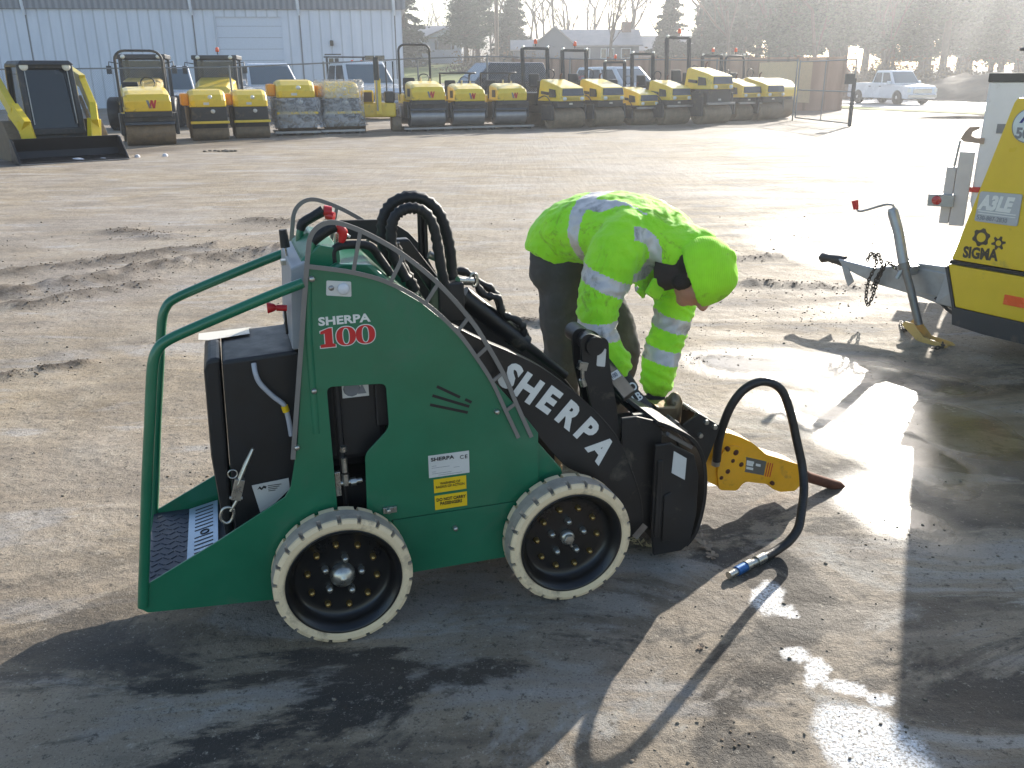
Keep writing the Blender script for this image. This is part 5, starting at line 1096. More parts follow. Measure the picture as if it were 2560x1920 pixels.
cabm('wheel_loader', 'yellow machine with a square cab and red roof beacon behind the small rollers', (-10.45,33.2,0), 10, M_yellow, True)
# mini excavator
t = thing('mini_excavator', 'narrow yellow mini excavator with a raised boom between the wrapped rollers and the W rollers', 'excavator', (-4.05,28.3,0), R(10))
for sx in (-1, 1): MB().prism(rounded([(-.2,.0),(1.3,.0),(1.4,.25),(1.2,.42),(-.1,.42),(-.3,.2)], .1), sx*.55-.14, sx*.55+.14, 'yz').build('track', M_mud, t, .02)
MB().box(-.55,.55,0,1.1,.42,.85).build('body', M_yellow, t, .06, seg=3); MB().box(-.48,-.15,-.02,.0,.60,1.0).build('side_panel', M_dark, t, .02) if 0 else None
MB().box(-.50,-.12,-.015,.6,.84,1.22).build('engine_cover', M_yellow, t, .05, seg=3); MB().box(-.44,-.17,-.03,-.016,.88,1.16).build('grille', pm('brown_grille', (80,62,52), .6), t); MB().box(.22,.52,-.015,.6,.84,1.18).build('side_box', M_dark, t, .05, seg=3)
MB().box(-.07,.11,-.22,-.02,.5,1.55).build('boom', M_yellow, t, .02); MB().tube([(.0,-.20,1.5),(.0,-.16,2.15)], .085, 12).build('bucket_arm', M_black, t); MB().tube([(-.02,-.24,.62),(-.02,-.24,1.5)], .03, 8).build('boom_cylinder', M_steel, t)
for x in (.40,.62): MB().tube([(x-.08,.6,.9),(x-.08,.62,2.05)], .022, 8).build('canopy_post', M_dark, t)
# litter in front of the row
M_litter = pm('white_litter', (215,212,215), .5, var=.05)
for k, (x, y) in enumerate(((-7.95,19.3),(-7.43,19.5))):
    o = MB().lathe([(.0001,.055),(.03,.055),(.05,.04),(.06,.0)], (0,0,0), axis='z', n=12).build('foam_cup', M_litter, None, loc=(x,y,float(gz(x,y))), rot=(R(4),0,k)); tag(o, ('crushed white cup on the dirt, left one of two near the bucket', 'crushed white cup on the dirt, right one of two')[k], 'cup', 'white cups on the dirt')
for x, y, s_, lb_ in ((-9.6,17.9,.09,'grey pebble in front of the bucket, left end'),(-8.75,18.3,.16,'pale lump of snow on the bucket lip'),(-8.35,18.55,.10,'small pale lump of snow on the bucket lip, right one')):
    mb = MB(); mb.ball((0,0,0), (s_,s_*.5,s_*.35), 10, 6); o = mb.build('snow_lump', M_litter, None, loc=(x,y,.03)); tag(o, lb_, 'snow')
mb = MB()
for k in range(26):
    a = rng.rand()*6.28; mb.ball((rng.randn()*.20, rng.randn()*.06, .02), (.05,.03,.02), 6, 4)
o = mb.build('debris_heap', M_stone, None, loc=(-6.5,20.7,0)); struct(o, 'stuff')
# ---------------------------------------------------------------- dry leaves and wood chips by the hitch
M_leaf = pm('dry_leaf', (150,130,110), .85, var=.25, scale=60, bump=.3, bscale=200)
def leaf(name, label, x, y, s, seed, lobes=5, z=.006):
    rnd = random.Random(seed); n = 40; ring_ = []
    for k in range(n):
        a = 2*math.pi*k/n; r = s*(.45+.55*abs(math.cos(a*lobes/2))**.7)*(1 if abs(a-math.pi) > .15 else .6); ring_.append(Vector((r*math.cos(a), r*math.sin(a)*.8, s*.35*mnoise.noise(Vector((math.cos(a)*2, math.sin(a)*2, seed))) + s*.25)))
    mb = MB(); vs = [Vector((0,0,s*.12))]+ring_; vs2 = [v-Vector((0,0,.0012)) for v in vs]; fs = [(0, k+1, (k+1) % n+1) for k in range(n)]; m = n+1
    fs += [(m, (k+1) % n+1+m, k+1+m) for k in range(n)]+[(k+1, k+1+m, (k+1) % n+1+m, (k+1) % n+1) for k in range(n)]
    mb.add(vs+vs2, fs, False); o = mb.build(name, M_leaf, None, loc=(x, y, float(gz(x, y))+z), rot=(rnd.uniform(-.4,.4), rnd.uniform(-.4,.4), rnd.random()*6)); tag(o, label, 'leaf', 'dry leaves by the hitch plate'); return o
L2 = lambda lx, ly: (-.4785+lx*math.cos(R(17.74))-ly*math.sin(R(17.74)), 2.169+lx*math.sin(R(17.74))+ly*math.cos(R(17.74)))
for k, (lx, ly, s, lb) in enumerate(((1.247,.151,.034,'lobed pale dry leaf against the foot of the black hitch plate'), (1.239,.085,.026,'smaller crumpled dry leaf a little below the lobed one'), (1.262,.20,.030,'dark curled dry leaf tucked closest to the hitch plate'))):
    x, y = L2(lx, ly); leaf('dry_leaf', lb, x, y, s, k+2)
leaf('dry_leaf', 'single small brown leaf on the ground right of the long hose shadow', .535, 2.13, .014, 9, 2, .002)
mb = MB()
for k in range(60):
    t = rng.rand(); x, y = L2(1.00+.09*t+rng.randn()*.008, .335-.14*t+rng.randn()*.012); a = rng.rand()*3.1; s = .004+.008*rng.rand()
    mb.bar((x-s*math.cos(a), y-s*math.sin(a), .004+rng.rand()*.006), (x+s*math.cos(a), y+s*math.sin(a), .004+rng.rand()*.010), .004, .0015)
struct(mb.build('wood_chips', pm('pale_wood_chips', (206,190,150), .8, var=.2)), 'stuff')
# ---------------------------------------------------------------- parked cars and trucks (local: front towards -y)
M_wscr = glass_mat('windscreen_glass', (84,104,116), 0.08, 0.9)  # paler than the dark window glass: sky reflection put into the tint
M_carwhite = pm('white_car_paint', (214,218,224), .25, var=.03, scale=2, coat=.9)
M_cardark = pm('dark_blue_car_paint', (26,34,48), .22, var=.08, coat=.9)
M_carred = pm('red_car_paint', (140,30,30), .28, var=.06, coat=.8)
M_chrome = pm('chrome_trim', (190,192,196), .18, metal=1.0, var=.05)
def car(name, label, cat, loc, yaw, paint, kind='pickup', group=None, sc=1.0, extra=None, scz=None):
    t = thing(name, label, cat, loc, R(yaw), group, (sc, sc, scz or sc)); L = {'pickup': 5.6, 'suv': 4.8, 'van': 5.2}[kind]; W = .95
    def arch(cy, r=.44, n=8): return [(cy-r*math.cos(math.pi*k/n), .35+r*math.sin(math.pi*k/n)) for k in range(n+1)]
    f, b = .95, L-1.05
    top = {'pickup': [(L,1.18),(3.35,1.2),(1.6,1.15),(1.3,1.13),(.15,1.0),(.0,.85)], 'suv': [(L,1.10),(1.3,1.08),(.15,.98),(.0,.8)], 'van': [(L,1.25),(1.0,1.15),(.1,1.0),(.0,.8)]}[kind]
    prof = [(.02,.38),(.05,.32)]+arch(f)+arch(b)+[(L-.05,.38),(L,.5)]+top
    mb = MB(); mb.prism(prof, -W, W, 'yz'); body = mb.build('body', paint, t, .06, seg=3)
    c0, c1, r0, r1, H = {'pickup': (1.35,3.45,2.0,3.25,1.88), 'suv': (1.2,4.75,2.05,4.5,1.75), 'van': (.9,5.15,1.7,5.0,2.1)}[kind]
    mb = MB(); mb.hexa([(-W+.04,c0,1.08),(W-.04,c0,1.08),(W-.04,c1,1.12),(-W+.04,c1,1.12)], [(-W+.20,r0,H),(W-.20,r0,H),(W-.20,r1,H),(-W+.20,r1,H)]); cab = mb.build('cab', paint, t, .07, seg=3)
    def lerp(a, b, u): return a+(b-a)*u
    lo, hi = .14, .84
    def wall(s_, u0, u1, o=.012):   # glass on a side: u along bottom/top
        p = []
        for z_, u in ((lo,u0),(lo,u1),(hi,u1),(hi,u0)):
            y = lerp(lerp(c0, c1, u), lerp(r0, r1, u), z_); x = lerp(W-.04, W-.20, z_); z = lerp(1.10, H, z_); p.append(Vector((s_*(x+o), y, z)))
        return MB().hexa(p, [q-Vector((s_*.03,0,0)) for q in p])
    wins = {'pickup': [(.10,.50),(.56,.93)], 'suv': [(.08,.36),(.40,.66),(.70,.95)], 'van': [(.06,.24)]}[kind]
    for s_ in (-1, 1):
        for a, b2 in wins: wall(s_, a, b2).build('side_window', M_glassdark, cab, .01)
    for nm, yb, yt, sg in (('windscreen', c0, r0, -1), ('rear_window', c1, r1, 1)):
        p = [Vector((x*lerp(W-.12, W-.28, z_), lerp(yb, yt, z_)+sg*.012, lerp(1.10, H, z_))) for x, z_ in ((-1,.10),(1,.10),(1,.88),(-1,.88))]
        MB().hexa(p, [q-Vector((0, sg*.03, 0)) for q in p]).build(nm, M_wscr, cab, .01)
    if kind == 'pickup': MB().box(-W+.08,W-.08,3.55,L-.08,1.175,1.21).build('bed', M_dark, t, .01)
    for s_ in (-1, 1):
        MB().box(s_*.86-.09,s_*.86+.09,-.012,.1,.68,.90).build('headlight', M_lamp, body, .02); mb = MB(); mb.box(s_*1.03-.10,s_*1.03+.10,1.62,1.74,1.12,1.30); mb.build('mirror', M_dark if paint is not M_carwhite else paint, t, .03)
        for y in (f, b):
            w = MB().lathe([(.2,0),(.37,.0),(.40,.03),(.40,.22),(.37,.25),(.2,.25)], (0,0,0), axis='x', n=28).build('wheel', M_rubber, t, 0, (s_*.72-(.25 if s_ < 0 else 0)+(.0), y, .40)); MB().lathe([(.0001,.0),(.06,-.01),(.20,.03),(.22,.01),(.22,.24),(.0001,.25)], axis='x', n=20).build('rim', M_chrome, w)
    MB().box(-.62,.62,-.015,.05,.62,.88).build('grille', M_chrome if kind == 'pickup' else M_dark, body, .02); MB().box(-.92,.92,-.10,.08,.38,.58).build('front_bumper', M_chrome if paint is not M_cardark else paint, t, .03); MB().box(-.92,.92,L-.05,L+.10,.42,.60).build('rear_bumper', M_chrome, t, .03)
    for s_ in (-1, 1):
        for y in (1.9, 2.85): MB().box(s_*(W+.006)-.012,s_*(W+.006)+.012,y+.55,y+.72,.98,1.02).build('door_handle', M_dark, body)
    return t
car('pickup_truck', 'white pickup parked behind the fence, left of the wrapped rollers', 'pickup', (-8.7,36.4,0), 32, M_carwhite, 'pickup', 'vehicles parked behind the fence', 1.16)
t = car('pickup_truck', 'white crew pickup with red roof lights behind the fence and the mini excavator', 'pickup', (-4.75,36.4,0), 32, M_carwhite, 'pickup', 'vehicles parked behind the fence', 1.18)
for x in (-.35,0,.35): MB().ball((x,2.15,1.90), (.05,.05,.03), 8, 5).build('roof_light', M_orange, t)
mb = MB()
for x in (-.7,.7): mb.box(x-.03,x+.03,3.6,3.66,1.2,2.05)
mb.box(-.8,.8,3.58,3.66,2.03,2.08); mb.build('rear_rack', M_dark, t)
car('van', 'white van at the left behind the fence between the two cab machines', 'van', (-13.2,36.2,0), 20, M_carwhite, 'van', 'vehicles parked behind the fence', 1.0)
car('dark_suv', 'dark blue estate car behind the three W rollers', 'car', (-2.9,37.4,0), -62, M_cardark, 'suv', 'vehicles parked behind the fence', 1.0, scz=1.22)
car('red_car', 'low red car behind the fence between the square roll bars', 'car', (4.1,39.4,0), 10, M_carred, 'suv', 'vehicles parked behind the fence', .92)
car('white_suv', 'white estate car behind the fence under the tallest roll bar', 'car', (6.2,38.4,0), 34, M_carwhite, 'suv', 'vehicles parked behind the fence', 1.0, scz=1.12)
car('pickup_truck', 'white crew cab pickup driving on the road beyond the open gate', 'pickup', (21.7,48.6,.02), 15, M_carwhite, 'pickup', None, .93)
# ---------------------------------------------------------------- buildings, fences, road
def gzs(x, y): return float(gz(np.array(x), np.array(y)))
m, nt, lk, b = new_mat('white_ribbed_steel'); M_rib = m
tc = nt.new('ShaderNodeTexCoord'); w_ = nt.new('ShaderNodeTexWave'); w_.wave_type = 'BANDS'; w_.bands_direction = 'X'; w_.inputs['Scale'].default_value = .52; w_.inputs['Detail'].default_value = 0; lk.new(tc.outputs['Object'], w_.inputs['Vector'])
rr = ramp(nt, lk, w_.outputs['Fac'], [(.0, 0.0), (.10, 1.0)]); bump_to(nt, lk, b, rr, .8, .03)
c = ramp(nt, lk, noise_node(nt, lk, .7, 6, .65, stretch=(3,1,.5)), [(.3, s2l((200,208,222))), (.7, s2l((216,222,234)))]); lk.new(mix(nt, lk, .25, c, rr, 'MULTIPLY'), b.inputs['Base Color']); b.inputs['Roughness'].default_value = .45
m, nt, lk, b = new_mat('grey_ribbed_steel'); M_ribg = m
tc = nt.new('ShaderNodeTexCoord'); w_ = nt.new('ShaderNodeTexWave'); w_.wave_type = 'BANDS'; w_.bands_direction = 'X'; w_.inputs['Scale'].default_value = .9; lk.new(tc.outputs['Object'], w_.inputs['Vector'])
bump_to(nt, lk, b, w_.outputs['Fac'], .9, .05); lk.new(ramp(nt, lk, w_.outputs['Fac'], [(.1, s2l((112,116,124))), (.8, s2l((138,141,148)))]), b.inputs['Base Color']); b.inputs['Roughness'].default_value = .5
BY = 57.0
WB = thing('warehouse', 'long white ribbed steel warehouse with a grey upper band at the upper left', 'building', (-6.45, BY, 0), R(8.3))
x0 = -60
mb = MB(); mb.prism([(x0,0),(0,0),(0,5.42),(x0,5.42)], 0, 24, 'xz', holes=[[(-10.8,.1),(-7.06,.1),(-7.06,5.02),(-10.8,5.02)]]); mb.build('wall', M_rib, WB)
mb = MB(); mb.hexa([(x0,-.16,5.43),(.25,-.16,5.43),(.25,24,5.43),(x0,24,5.43)], [(x0,-.16,9.4),(.25,-.16,9.2),(.25,24,9.2),(x0,24,9.4)]); mb.build('upper_band', M_ribg, WB)
MB().box(x0,.3,-.5,24.3,9.45,9.7).build('roof', M_dark, WB)
M_trimw = pm('white_trim', (208,214,222), .4, var=.04)
d = MB().box(-10.8,-7.06,.10,.16,.1,5.02).build('overhead_door', pm('door_panel_white', (208,215,228), .45, var=.04), WB)
mb = MB()
for k in range(1, 8): mb.box(-10.78,-7.08,.090,.0985,.1+k*.63,.115+k*.63).cut()
mb.build('door_seam', M_inkgray, d)
for x in (-21.2, -12.1, -6.03, -.45):
    mb = MB(); mb.tube([(x-.12,-.24,9.2),(x,-.24,5.6),(x+.03,-.14,5.1)], .09, 8); mb.build('downspout', M_trimw, WB); MB().box(x+.0,x+.07,-.015,-.002,.1,5.1).build('wall_seam', M_inkgray, WB)
dr = MB().box(-4.63,-3.78,-.05,-.004,.55,2.90).build('door', M_trimw, WB, .01); MB().box(-4.69,-3.72,-.03,-.003,2.90,2.97).build('door_frame', M_dark, WB)
MB().box(-4.46,-4.18,-.058,-.051,2.35,2.72).build('door_window', M_glassdark, dr); MB().box(-4.12,-3.88,-.058,-.051,2.45,2.72).build('notice', M_dark, dr); MB().box(-4.42,-3.92,-.058,-.051,1.4,2.2).build('notice', pm('notice_cream', (190,186,160), .6), dr)
mb = MB(); mb.box(-4.32,-4.12,-.25,-.003,3.42,3.72); mb.build('wall_lamp', M_black, WB, .03)
for xa in (-2.32, -1.70): MB().box(xa,xa+.56,-.05,-.003,2.62,2.86).build('wall_vent', M_glassdark, WB, .01)
# fence
def pipe(mb, a, b, r, n=6): mb.tube([a, b], r, n)
M_fence = pm('fence_galvanised', (132,134,136), .5, metal=.5, var=.1)
FP = [(-40,29.0,1.86),(-33,29.2,1.88),(-26,29.4,1.90),(-20,29.6,1.91),(-14.5,29.8,1.92),(-9,30.0,1.93),(-6.2,31.2,2.05),(-3.2,32.6,2.20),(-.8,33.5,2.27),(2.2,34,2.17),(5.2,34.2,2.13),(7.6,34.2,2.09),(10.3,33.4,2.06)]
FT_ = thing('chain_link_fence', 'long grey chain link fence with a top rail behind the row of rollers', 'fence', (0, 0, 0))
mb = MB()
for a, b in zip(FP[:-1], FP[1:]): pipe(mb, a, b, .024)
mb.build('top_rail', M_fence, FT_)
mb = MB()
for x, y, z in FP: pipe(mb, (x,y,-.02), (x,y,z+.05), .03, 8); mb.cut()
mb.build('post', M_fence, FT_)
def mesh_wires(pts, zb=.04, sp=.075, r=.0021):
    vs = []; fs = []; 
    L = [0]
    for a, b in zip(pts[:-1], pts[1:]): L.append(L[-1]+math.hypot(b[0]-a[0], b[1]-a[1]))
    def P(s, f):
        s = min(max(s, 0), L[-1]); k = max(i for i in range(len(L)-1) if L[i] <= s+1e-9); u = (s-L[k])/(L[k+1]-L[k]); a, b = pts[k], pts[k+1]
        return Vector((a[0]+(b[0]-a[0])*u, a[1]+(b[1]-a[1])*u, zb+(a[2]+(b[2]-a[2])*u-zb)*f))
    n = int(L[-1]/sp)
    for d in (1, -1):
        for i in range(-30 if d > 0 else 0, n if d > 0 else n+30):
            s0 = i*sp; s1 = s0+d*2.0; A, B = (s0, 0.0), (s1, 1.0)
            f0 = 0.0; f1 = 1.0
            if d > 0:
                if s0 < 0: f0 = -s0/2.0
                if s1 > L[-1]: f1 = (L[-1]-s0)/2.0
            else:
                if s0 > L[-1]: f0 = (s0-L[-1])/2.0
                if s1 < 0: f1 = s0/2.0
            if f1-f0 < .02: continue
            p, q = P(s0+d*2*f0, f0), P(s0+d*2*f1, f1); t = (q-p).normalized(); u = Vector((t.z, 0, -t.x)).normalized()*r; w = t.cross(u).normalized()*r; o = len(vs)
            for c in (p, q): vs += [c+u, c-u*.5+w*.87, c-u*.5-w*.87]
            fs += [(o,o+1,o+4,o+3),(o+1,o+2,o+5,o+4),(o+2,o,o+3,o+5)]
    mb = MB(); mb.v = [tuple(v) for v in vs]; mb.f = fs; mb.sm = [False]*len(fs); mb.mi = [0]*len(fs); return mb
mesh_wires(FP[3:]).build('mesh', M_fence, FT_)
GT = thing('gate', 'open chain link gate leaf with a dark box on its end post', 'gate', (10.36, 33.3, 0))
G1 = Vector((.35,-4.46,0))
mb = MB()
for z in (.10, 1.05, 2.0): pipe(mb, (0,0,z), (G1.x,G1.y,z), .024)
pipe(mb, (0,0,.1), (0,0,2.05), .03); pipe(mb, (G1.x,G1.y,.0), (G1.x,G1.y,2.0), .028); pipe(mb, (G1.x*.5,G1.y*.5,.1), (G1.x*.5,G1.y*.5,2.0), .02); mb.build('gate_frame', M_fence, GT)
mb = mesh_wires([(0,0,2.0),(G1.x,G1.y,2.0)], .1, .06); mb.build('mesh', pm('rusty_mesh', (150,120,110), .6, metal=.3), GT)
MB().box(G1.x-.05,G1.x+.05,G1.y-.05,G1.y+.05,.02,1.45).build('end_post', M_dark, GT, .01); MB().box(G1.x-.30,G1.x-.02,G1.y-.08,G1.y+.02,1.28,1.58).build('post_box', M_dark, GT, .01)
MB().box(.002,.012,-2.9,-.4,1.1,2.0).build('sign_panel', pm('tan_panel', (196,160,132), .6), GT) if 0 else None
# tan board wall
TW = thing('board_wall', 'long tan board wall standing behind the fence and the square roll bars', 'wall', (.1, 42.5, 0))
m, nt, lk, b = new_mat('tan_boards'); tc = nt.new('ShaderNodeTexCoord'); w_ = nt.new('ShaderNodeTexWave'); w_.bands_direction = 'X'; w_.inputs['Scale'].default_value = .35; lk.new(tc.outputs['Object'], w_.inputs['Vector'])
c = ramp(nt, lk, noise_node(nt, lk, .8, 5, .6, stretch=(2,1,.4)), [(.3, s2l((156,124,104))), (.7, s2l((188,154,132)))]); lk.new(mix(nt, lk, .35, c, ramp(nt, lk, w_.outputs['Fac'], [(.02,0.0),(.06,1.0)]), 'MULTIPLY'), b.inputs['Base Color']); b.inputs['Roughness'].default_value = .8
mb = MB(); mb.box(0,15.2,0,.12,0,2.33); mb.build('boards', m, TW); mb = MB()
for k in range(8): mb.box(k*2.155,k*2.155+.12,-.06,-.003,0,2.40).cut()
mb.build('post', pm('tan_post', (150,122,104), .8), TW)
o = MB().prism([(11.2,.5),(13.6,.35),(13.6,2.15),(11.2,2.1)], -.30, -.24).build('plywood_sheet', pm('pale_plywood', (206,180,140), .7, var=.1), None, loc=(.1,42.5,0)); tag(o, 'pale plywood sheet leaning on the tan wall beyond the gate', 'board')
# road, verge, lawn, mound
def ribbon_ground(name, L_, R_, m, dz, kind='structure', n=30, nw=6):
    vs = []; fs = []
    for i in range(n+1):
        t = i/n
        for j in range(nw+1):
            u = j/nw; x = (L_[0][0]*(1-t)+L_[1][0]*t)*(1-u)+(R_[0][0]*(1-t)+R_[1][0]*t)*u; y = (L_[0][1]*(1-t)+L_[1][1]*t)*(1-u)+(R_[0][1]*(1-t)+R_[1][1]*t)*u; vs.append((x, y, gzs(x, y)+dz))
    for i in range(n):
        for j in range(nw): k = i*(nw+1)+j; fs.append((k,k+1,k+nw+2,k+nw+1))
    mb = MB(); mb.add(vs, fs, True); return struct(mb.build(name, m), kind)
M_road = pm('pale_asphalt', (150,146,146), .5, var=.1, scale=2, bump=.3, bscale=40)
M_grass = pm('winter_grass', (120,130,52), .9, var=.25, scale=3, bump=.8, bscale=30)
ribbon_ground('road', ((26,20),(10,73)), ((36,24),(19,78)), M_road, .02)
ribbon_ground('grass_verge', ((23.6,20),(7.8,73)), ((25.8,20),(9.8,73)), M_grass, .03)
def terr(name, x0, x1, y0, y1, m, dz=.03, n=14):
    vs = []; fs = []
    for i in range(n+1):
        for j in range(n+1): x = x0+(x1-x0)*i/n; y = y0+(y1-y0)*j/n; vs.append((x, y, gzs(x, y)+dz))
    for i in range(n):
        for j in range(n): k = i*(n+1)+j; fs.append((k,k+n+1,k+n+2,k+1))
    return struct(MB().add(vs, fs, True).build(name, m))
terr('lawn', -60, 3, 82, 118, M_grass); terr('forest_floor', -260, 300, 134, 330, pm('leaf_litter', (112,92,70), .9, var=.3, scale=.5), .05, 20); terr('wood_floor', 6, 120, 80, 133, pm('leaf_litter', (112,92,70)), .05, 20)
def mound(name, cx, cy, rx, ry, h, m, rot=0):
    n = 26; vs = []; fs = []
    for i in range(n+1):
        for j in range(n+1):
            u = i/n*2-1; v = j/n*2-1; d = max(0, 1-u*u-v*v); c_, s_ = math.cos(rot), math.sin(rot); x = cx+u*rx*c_-v*ry*s_; y = cy+u*rx*s_+v*ry*c_
            vs.append((x, y, gzs(x, y)-.05+h*d**.8*(1+.3*mnoise.fractal(Vector((x*.6, y*.6, 0)), .9, 2, 4)) if d > 0 else gzs(x, y)-.06))
    for i in range(n):
        for j in range(n): k = i*(n+1)+j; fs.append((k,k+n+1,k+n+2,k+1))
    return struct(MB().add(vs, fs, True).build(name, m))
M_earth = pm('dark_bank_earth', (84,70,56), .9, var=.35, scale=1.5, bump=.8, bscale=6)
mound('earth_bank', 33, 58, 9, 6, 1.7, M_earth, R(-20)); mound('soil_ridge', 17.3, 33.5, 2.8, .45, .16, M_earth, R(-12)); mound('earth_bank', -15.5, 53, 3.4, 2.4, .8, M_earth)
# utility pole
UP = thing('utility_pole', 'tall bare wooden utility pole between the two houses', 'pole', (-1.02, 76, gzs(-1,76)))
MB().tube([(0,0,-.2),(0,0,12.5)], [.19,.13], 14).build('shaft', pm('weathered_pole', (150,136,120), .85, var=.2), UP); MB().box(-1.2,1.2,-.08,.08,11.6,11.75).build('crossarm', M_mud, UP); 
mb = MB()
for k in range(3): mb.tube([(x, 0, 11.9-.0006*(60**2-(x)**2)*.25) for x in np.linspace(-60, 60, 25)], .012, 4) if 0 else None
# houses
M_side1 = pm('pale_siding', (204,212,228), .6, var=.05); M_roofs = pm('grey_shingles', (168,158,154), .45, var=.15, scale=1.2, bump=.5, bscale=6); M_side2 = pm('grey_siding', (112,116,124), .7, var=.08); M_shut = pm('dark_shutter', (36,42,50), .6); M_brick = pm('brown_brick', (124,84,70), .8, var=.2, scale=6)
def gable(mb, x0, x1, y0, y1, z0, zr, along='x', ov=.4, th=.14):
    if along == 'x':
        ym = (y0+y1)/2
        for ya, s_ in ((y0-ov, 1), (y1+ov, -1)):
            dz = (zr-z0)*(-ov)/(ym-y0); a = [(x0-ov,ya,z0+dz),(x1+ov,ya,z0+dz),(x1+ov,ym,zr),(x0-ov,ym,zr)]; mb.hexa(a, [(p[0],p[1],p[2]+th) for p in a])
    else:
        xm = (x0+x1)/2
        for xa in (x0-ov, x1+ov):
            dz = (zr-z0)*(-ov)/(xm-x0); a = [(xa,y0-ov,z0+dz),(xm,y0-ov,zr),(xm,y1,zr),(xa,y1,z0+dz)]; mb.hexa(a, [(p[0],p[1],p[2]+th) for p in a])
    return mb
def window(t, x, z, w, h, y, sh=True):
    f = MB().box(x-w/2-.08,x+w/2+.08,y-.06,y-.003,z-h/2-.08,z+h/2+.08).build('window', M_trimw, t); MB().box(x-w/2,x+w/2,y-.075,y-.062,z-h/2,z+h/2).build('pane', M_glassdark, f)
    if sh:
        for s_ in (-1, 1): MB().box(x+s_*(w/2+.28)-.16,x+s_*(w/2+.28)+.16,y-.05,y-.004,z-h/2,z+h/2).build('shutter', M_shut, f)
H1 = thing('house', 'pale two storey house with dark shutters just right of the warehouse corner', 'house', (-13.5, 122, gzs(-12,122)-.2))
MB().box(-6.5,7.3,0,9,0,3.35).build('walls', M_side1, H1)
gable(MB(), -6.5, 7.3, 0, 9, 3.35, 4.85).build('roof', M_roofs, H1)
mb = MB(); mb.prism([(2.9,3.35),(7.3,3.35),(5.1,4.25)], -.5, -.4); mb.build('front_gable', M_trimw, H1); gable(MB(), 2.9, 7.3, -.5, 4, 3.4, 4.3, 'y', .3).build('porch_roof', M_roofs, H1)
for x, w in ((-4.5,1.2),(-1.2,1.2),(5.1,1.6)): window(H1, x, 2.45, w, 1.1, 0)
MB().box(1.2,2.1,-.06,-.004,.2,1.9).build('door', M_shut, H1); MB().box(-4.9,-.2,-.05,-.004,.1,1.35).build('garage_door', M_trimw, H1); MB().box(-6,-5,3,4,4.3,5.4).build('chimney', M_brick, H1)
H2 = thing('house', 'grey house with a steep gable end behind the square roll bars', 'house', (4.8, 100, gzs(4.8,100)-.5))
mb = MB(); mb.prism([(-2.0,0),(2.0,0),(2.0,3.3),(0,4.95),(-2.0,3.3)], 0, 5); mb.box(2.0,9.2,1.5,8,0,3.25); mb.build('walls', M_side2, H2)
mb = MB(); gable(mb, -2.0, 2.0, 0, 5, 3.3, 4.95, 'y', .3); gable(mb, 1.2, 9.2, 1.5, 8, 3.2, 4.75, 'x', .4); mb.build('roof', M_roofs, H2)
MB().box(-4.4,-2.0,1,5,0,2.75).build('wing', M_side2, H2); gable(MB(), -4.4, -2.0, 1, 5, 2.75, 3.65, 'x', .3).build('wing_roof', M_roofs, H2)
for x, w in ((3.6,.5),(5.4,.5),(6.2,.5),(7.8,.9)): window(H2, x, 2.3, w, .9, 1.5, False)
MB().box(7.6,8.6,4,5,4,5.6).build('chimney', M_brick, H2)
H3 = thing('house', 'low distant roof glinting between the dark pines at right', 'house', (21, 128, gzs(21,128)-.3)); MB().box(-7,7,0,8,0,2.6).build('walls', M_brick, H3); gable(MB(), -7, 7, 0, 8, 2.6, 4.4).build('roof', M_roofs, H3)
for x in (-4,-1,2,5): window(H3, x, 1.6, 1.0, .9, 0, False)
# ---------------------------------------------------------------- trees
M_bark = pm('grey_bark', (98,84,72), .9, var=.25, scale=4, bump=.5, bscale=12)
def leafmat(name, a, b_, c_):
    m, nt, lk, b = new_mat(name); g = nt.new('ShaderNodeNewGeometry'); r = ramp(nt, lk, g.outputs['Random Per Island'], [(.0, s2l(a)), (.5, s2l(b_)), (1.0, s2l(c_))]); lk.new(r, b.inputs['Base Color']); b.inputs['Roughness'].default_value = .7
    tr = nt.new('ShaderNodeBsdfTranslucent'); lk.new(r, tr.inputs[0]); mx = nt.new('ShaderNodeMixShader'); mx.inputs[0].default_value = .25; lk.new(b.outputs[0], mx.inputs[1]); lk.new(tr.outputs[0], mx.inputs[2]); lk.new(mx.outputs[0], nt['Material Output'].inputs[0]); return m
M_pine = leafmat('pine_needles', (54,72,56), (72,92,68), (94,110,80)); M_spruce = leafmat('spruce_needles', (34,52,42), (48,68,52), (64,82,60)); M_brush = leafmat('brown_brush', (92,74,54), (116,94,66), (134,112,76))
def cards(pos, size, dirs=None, flat=.4):
    """small leaf faces: pos (n,3)"""
    n = len(pos); a = rng.randn(n, 3); a[:, 2] *= flat; a /= np.linalg.norm(a, axis=1)[:, None]; b = rng.randn(n, 3); b -= a*(a*b).sum(1)[:, None]; b /= np.linalg.norm(b, axis=1)[:, None]
    s = size*(.6+.8*rng.rand(n, 1)); A = a*s; B = b*s*.38; V_ = np.stack([pos-A, pos+B, pos+A, pos-B], 1).reshape(-1, 3); F = np.arange(4*n).reshape(-1, 4); return V_, F
def arr_mesh(name, V_, F):
    me = bpy.data.meshes.new(name); me.vertices.add(len(V_)); me.vertices.foreach_set('co', V_.ravel().astype(np.float32)); k = F.shape[1]
    me.loops.add(F.size); me.loops.foreach_set('vertex_index', F.ravel().astype(np.int32)); me.polygons.add(len(F)); me.polygons.foreach_set('loop_start', (np.arange(len(F))*k).astype(np.int32)); me.update(); me.validate(); return me
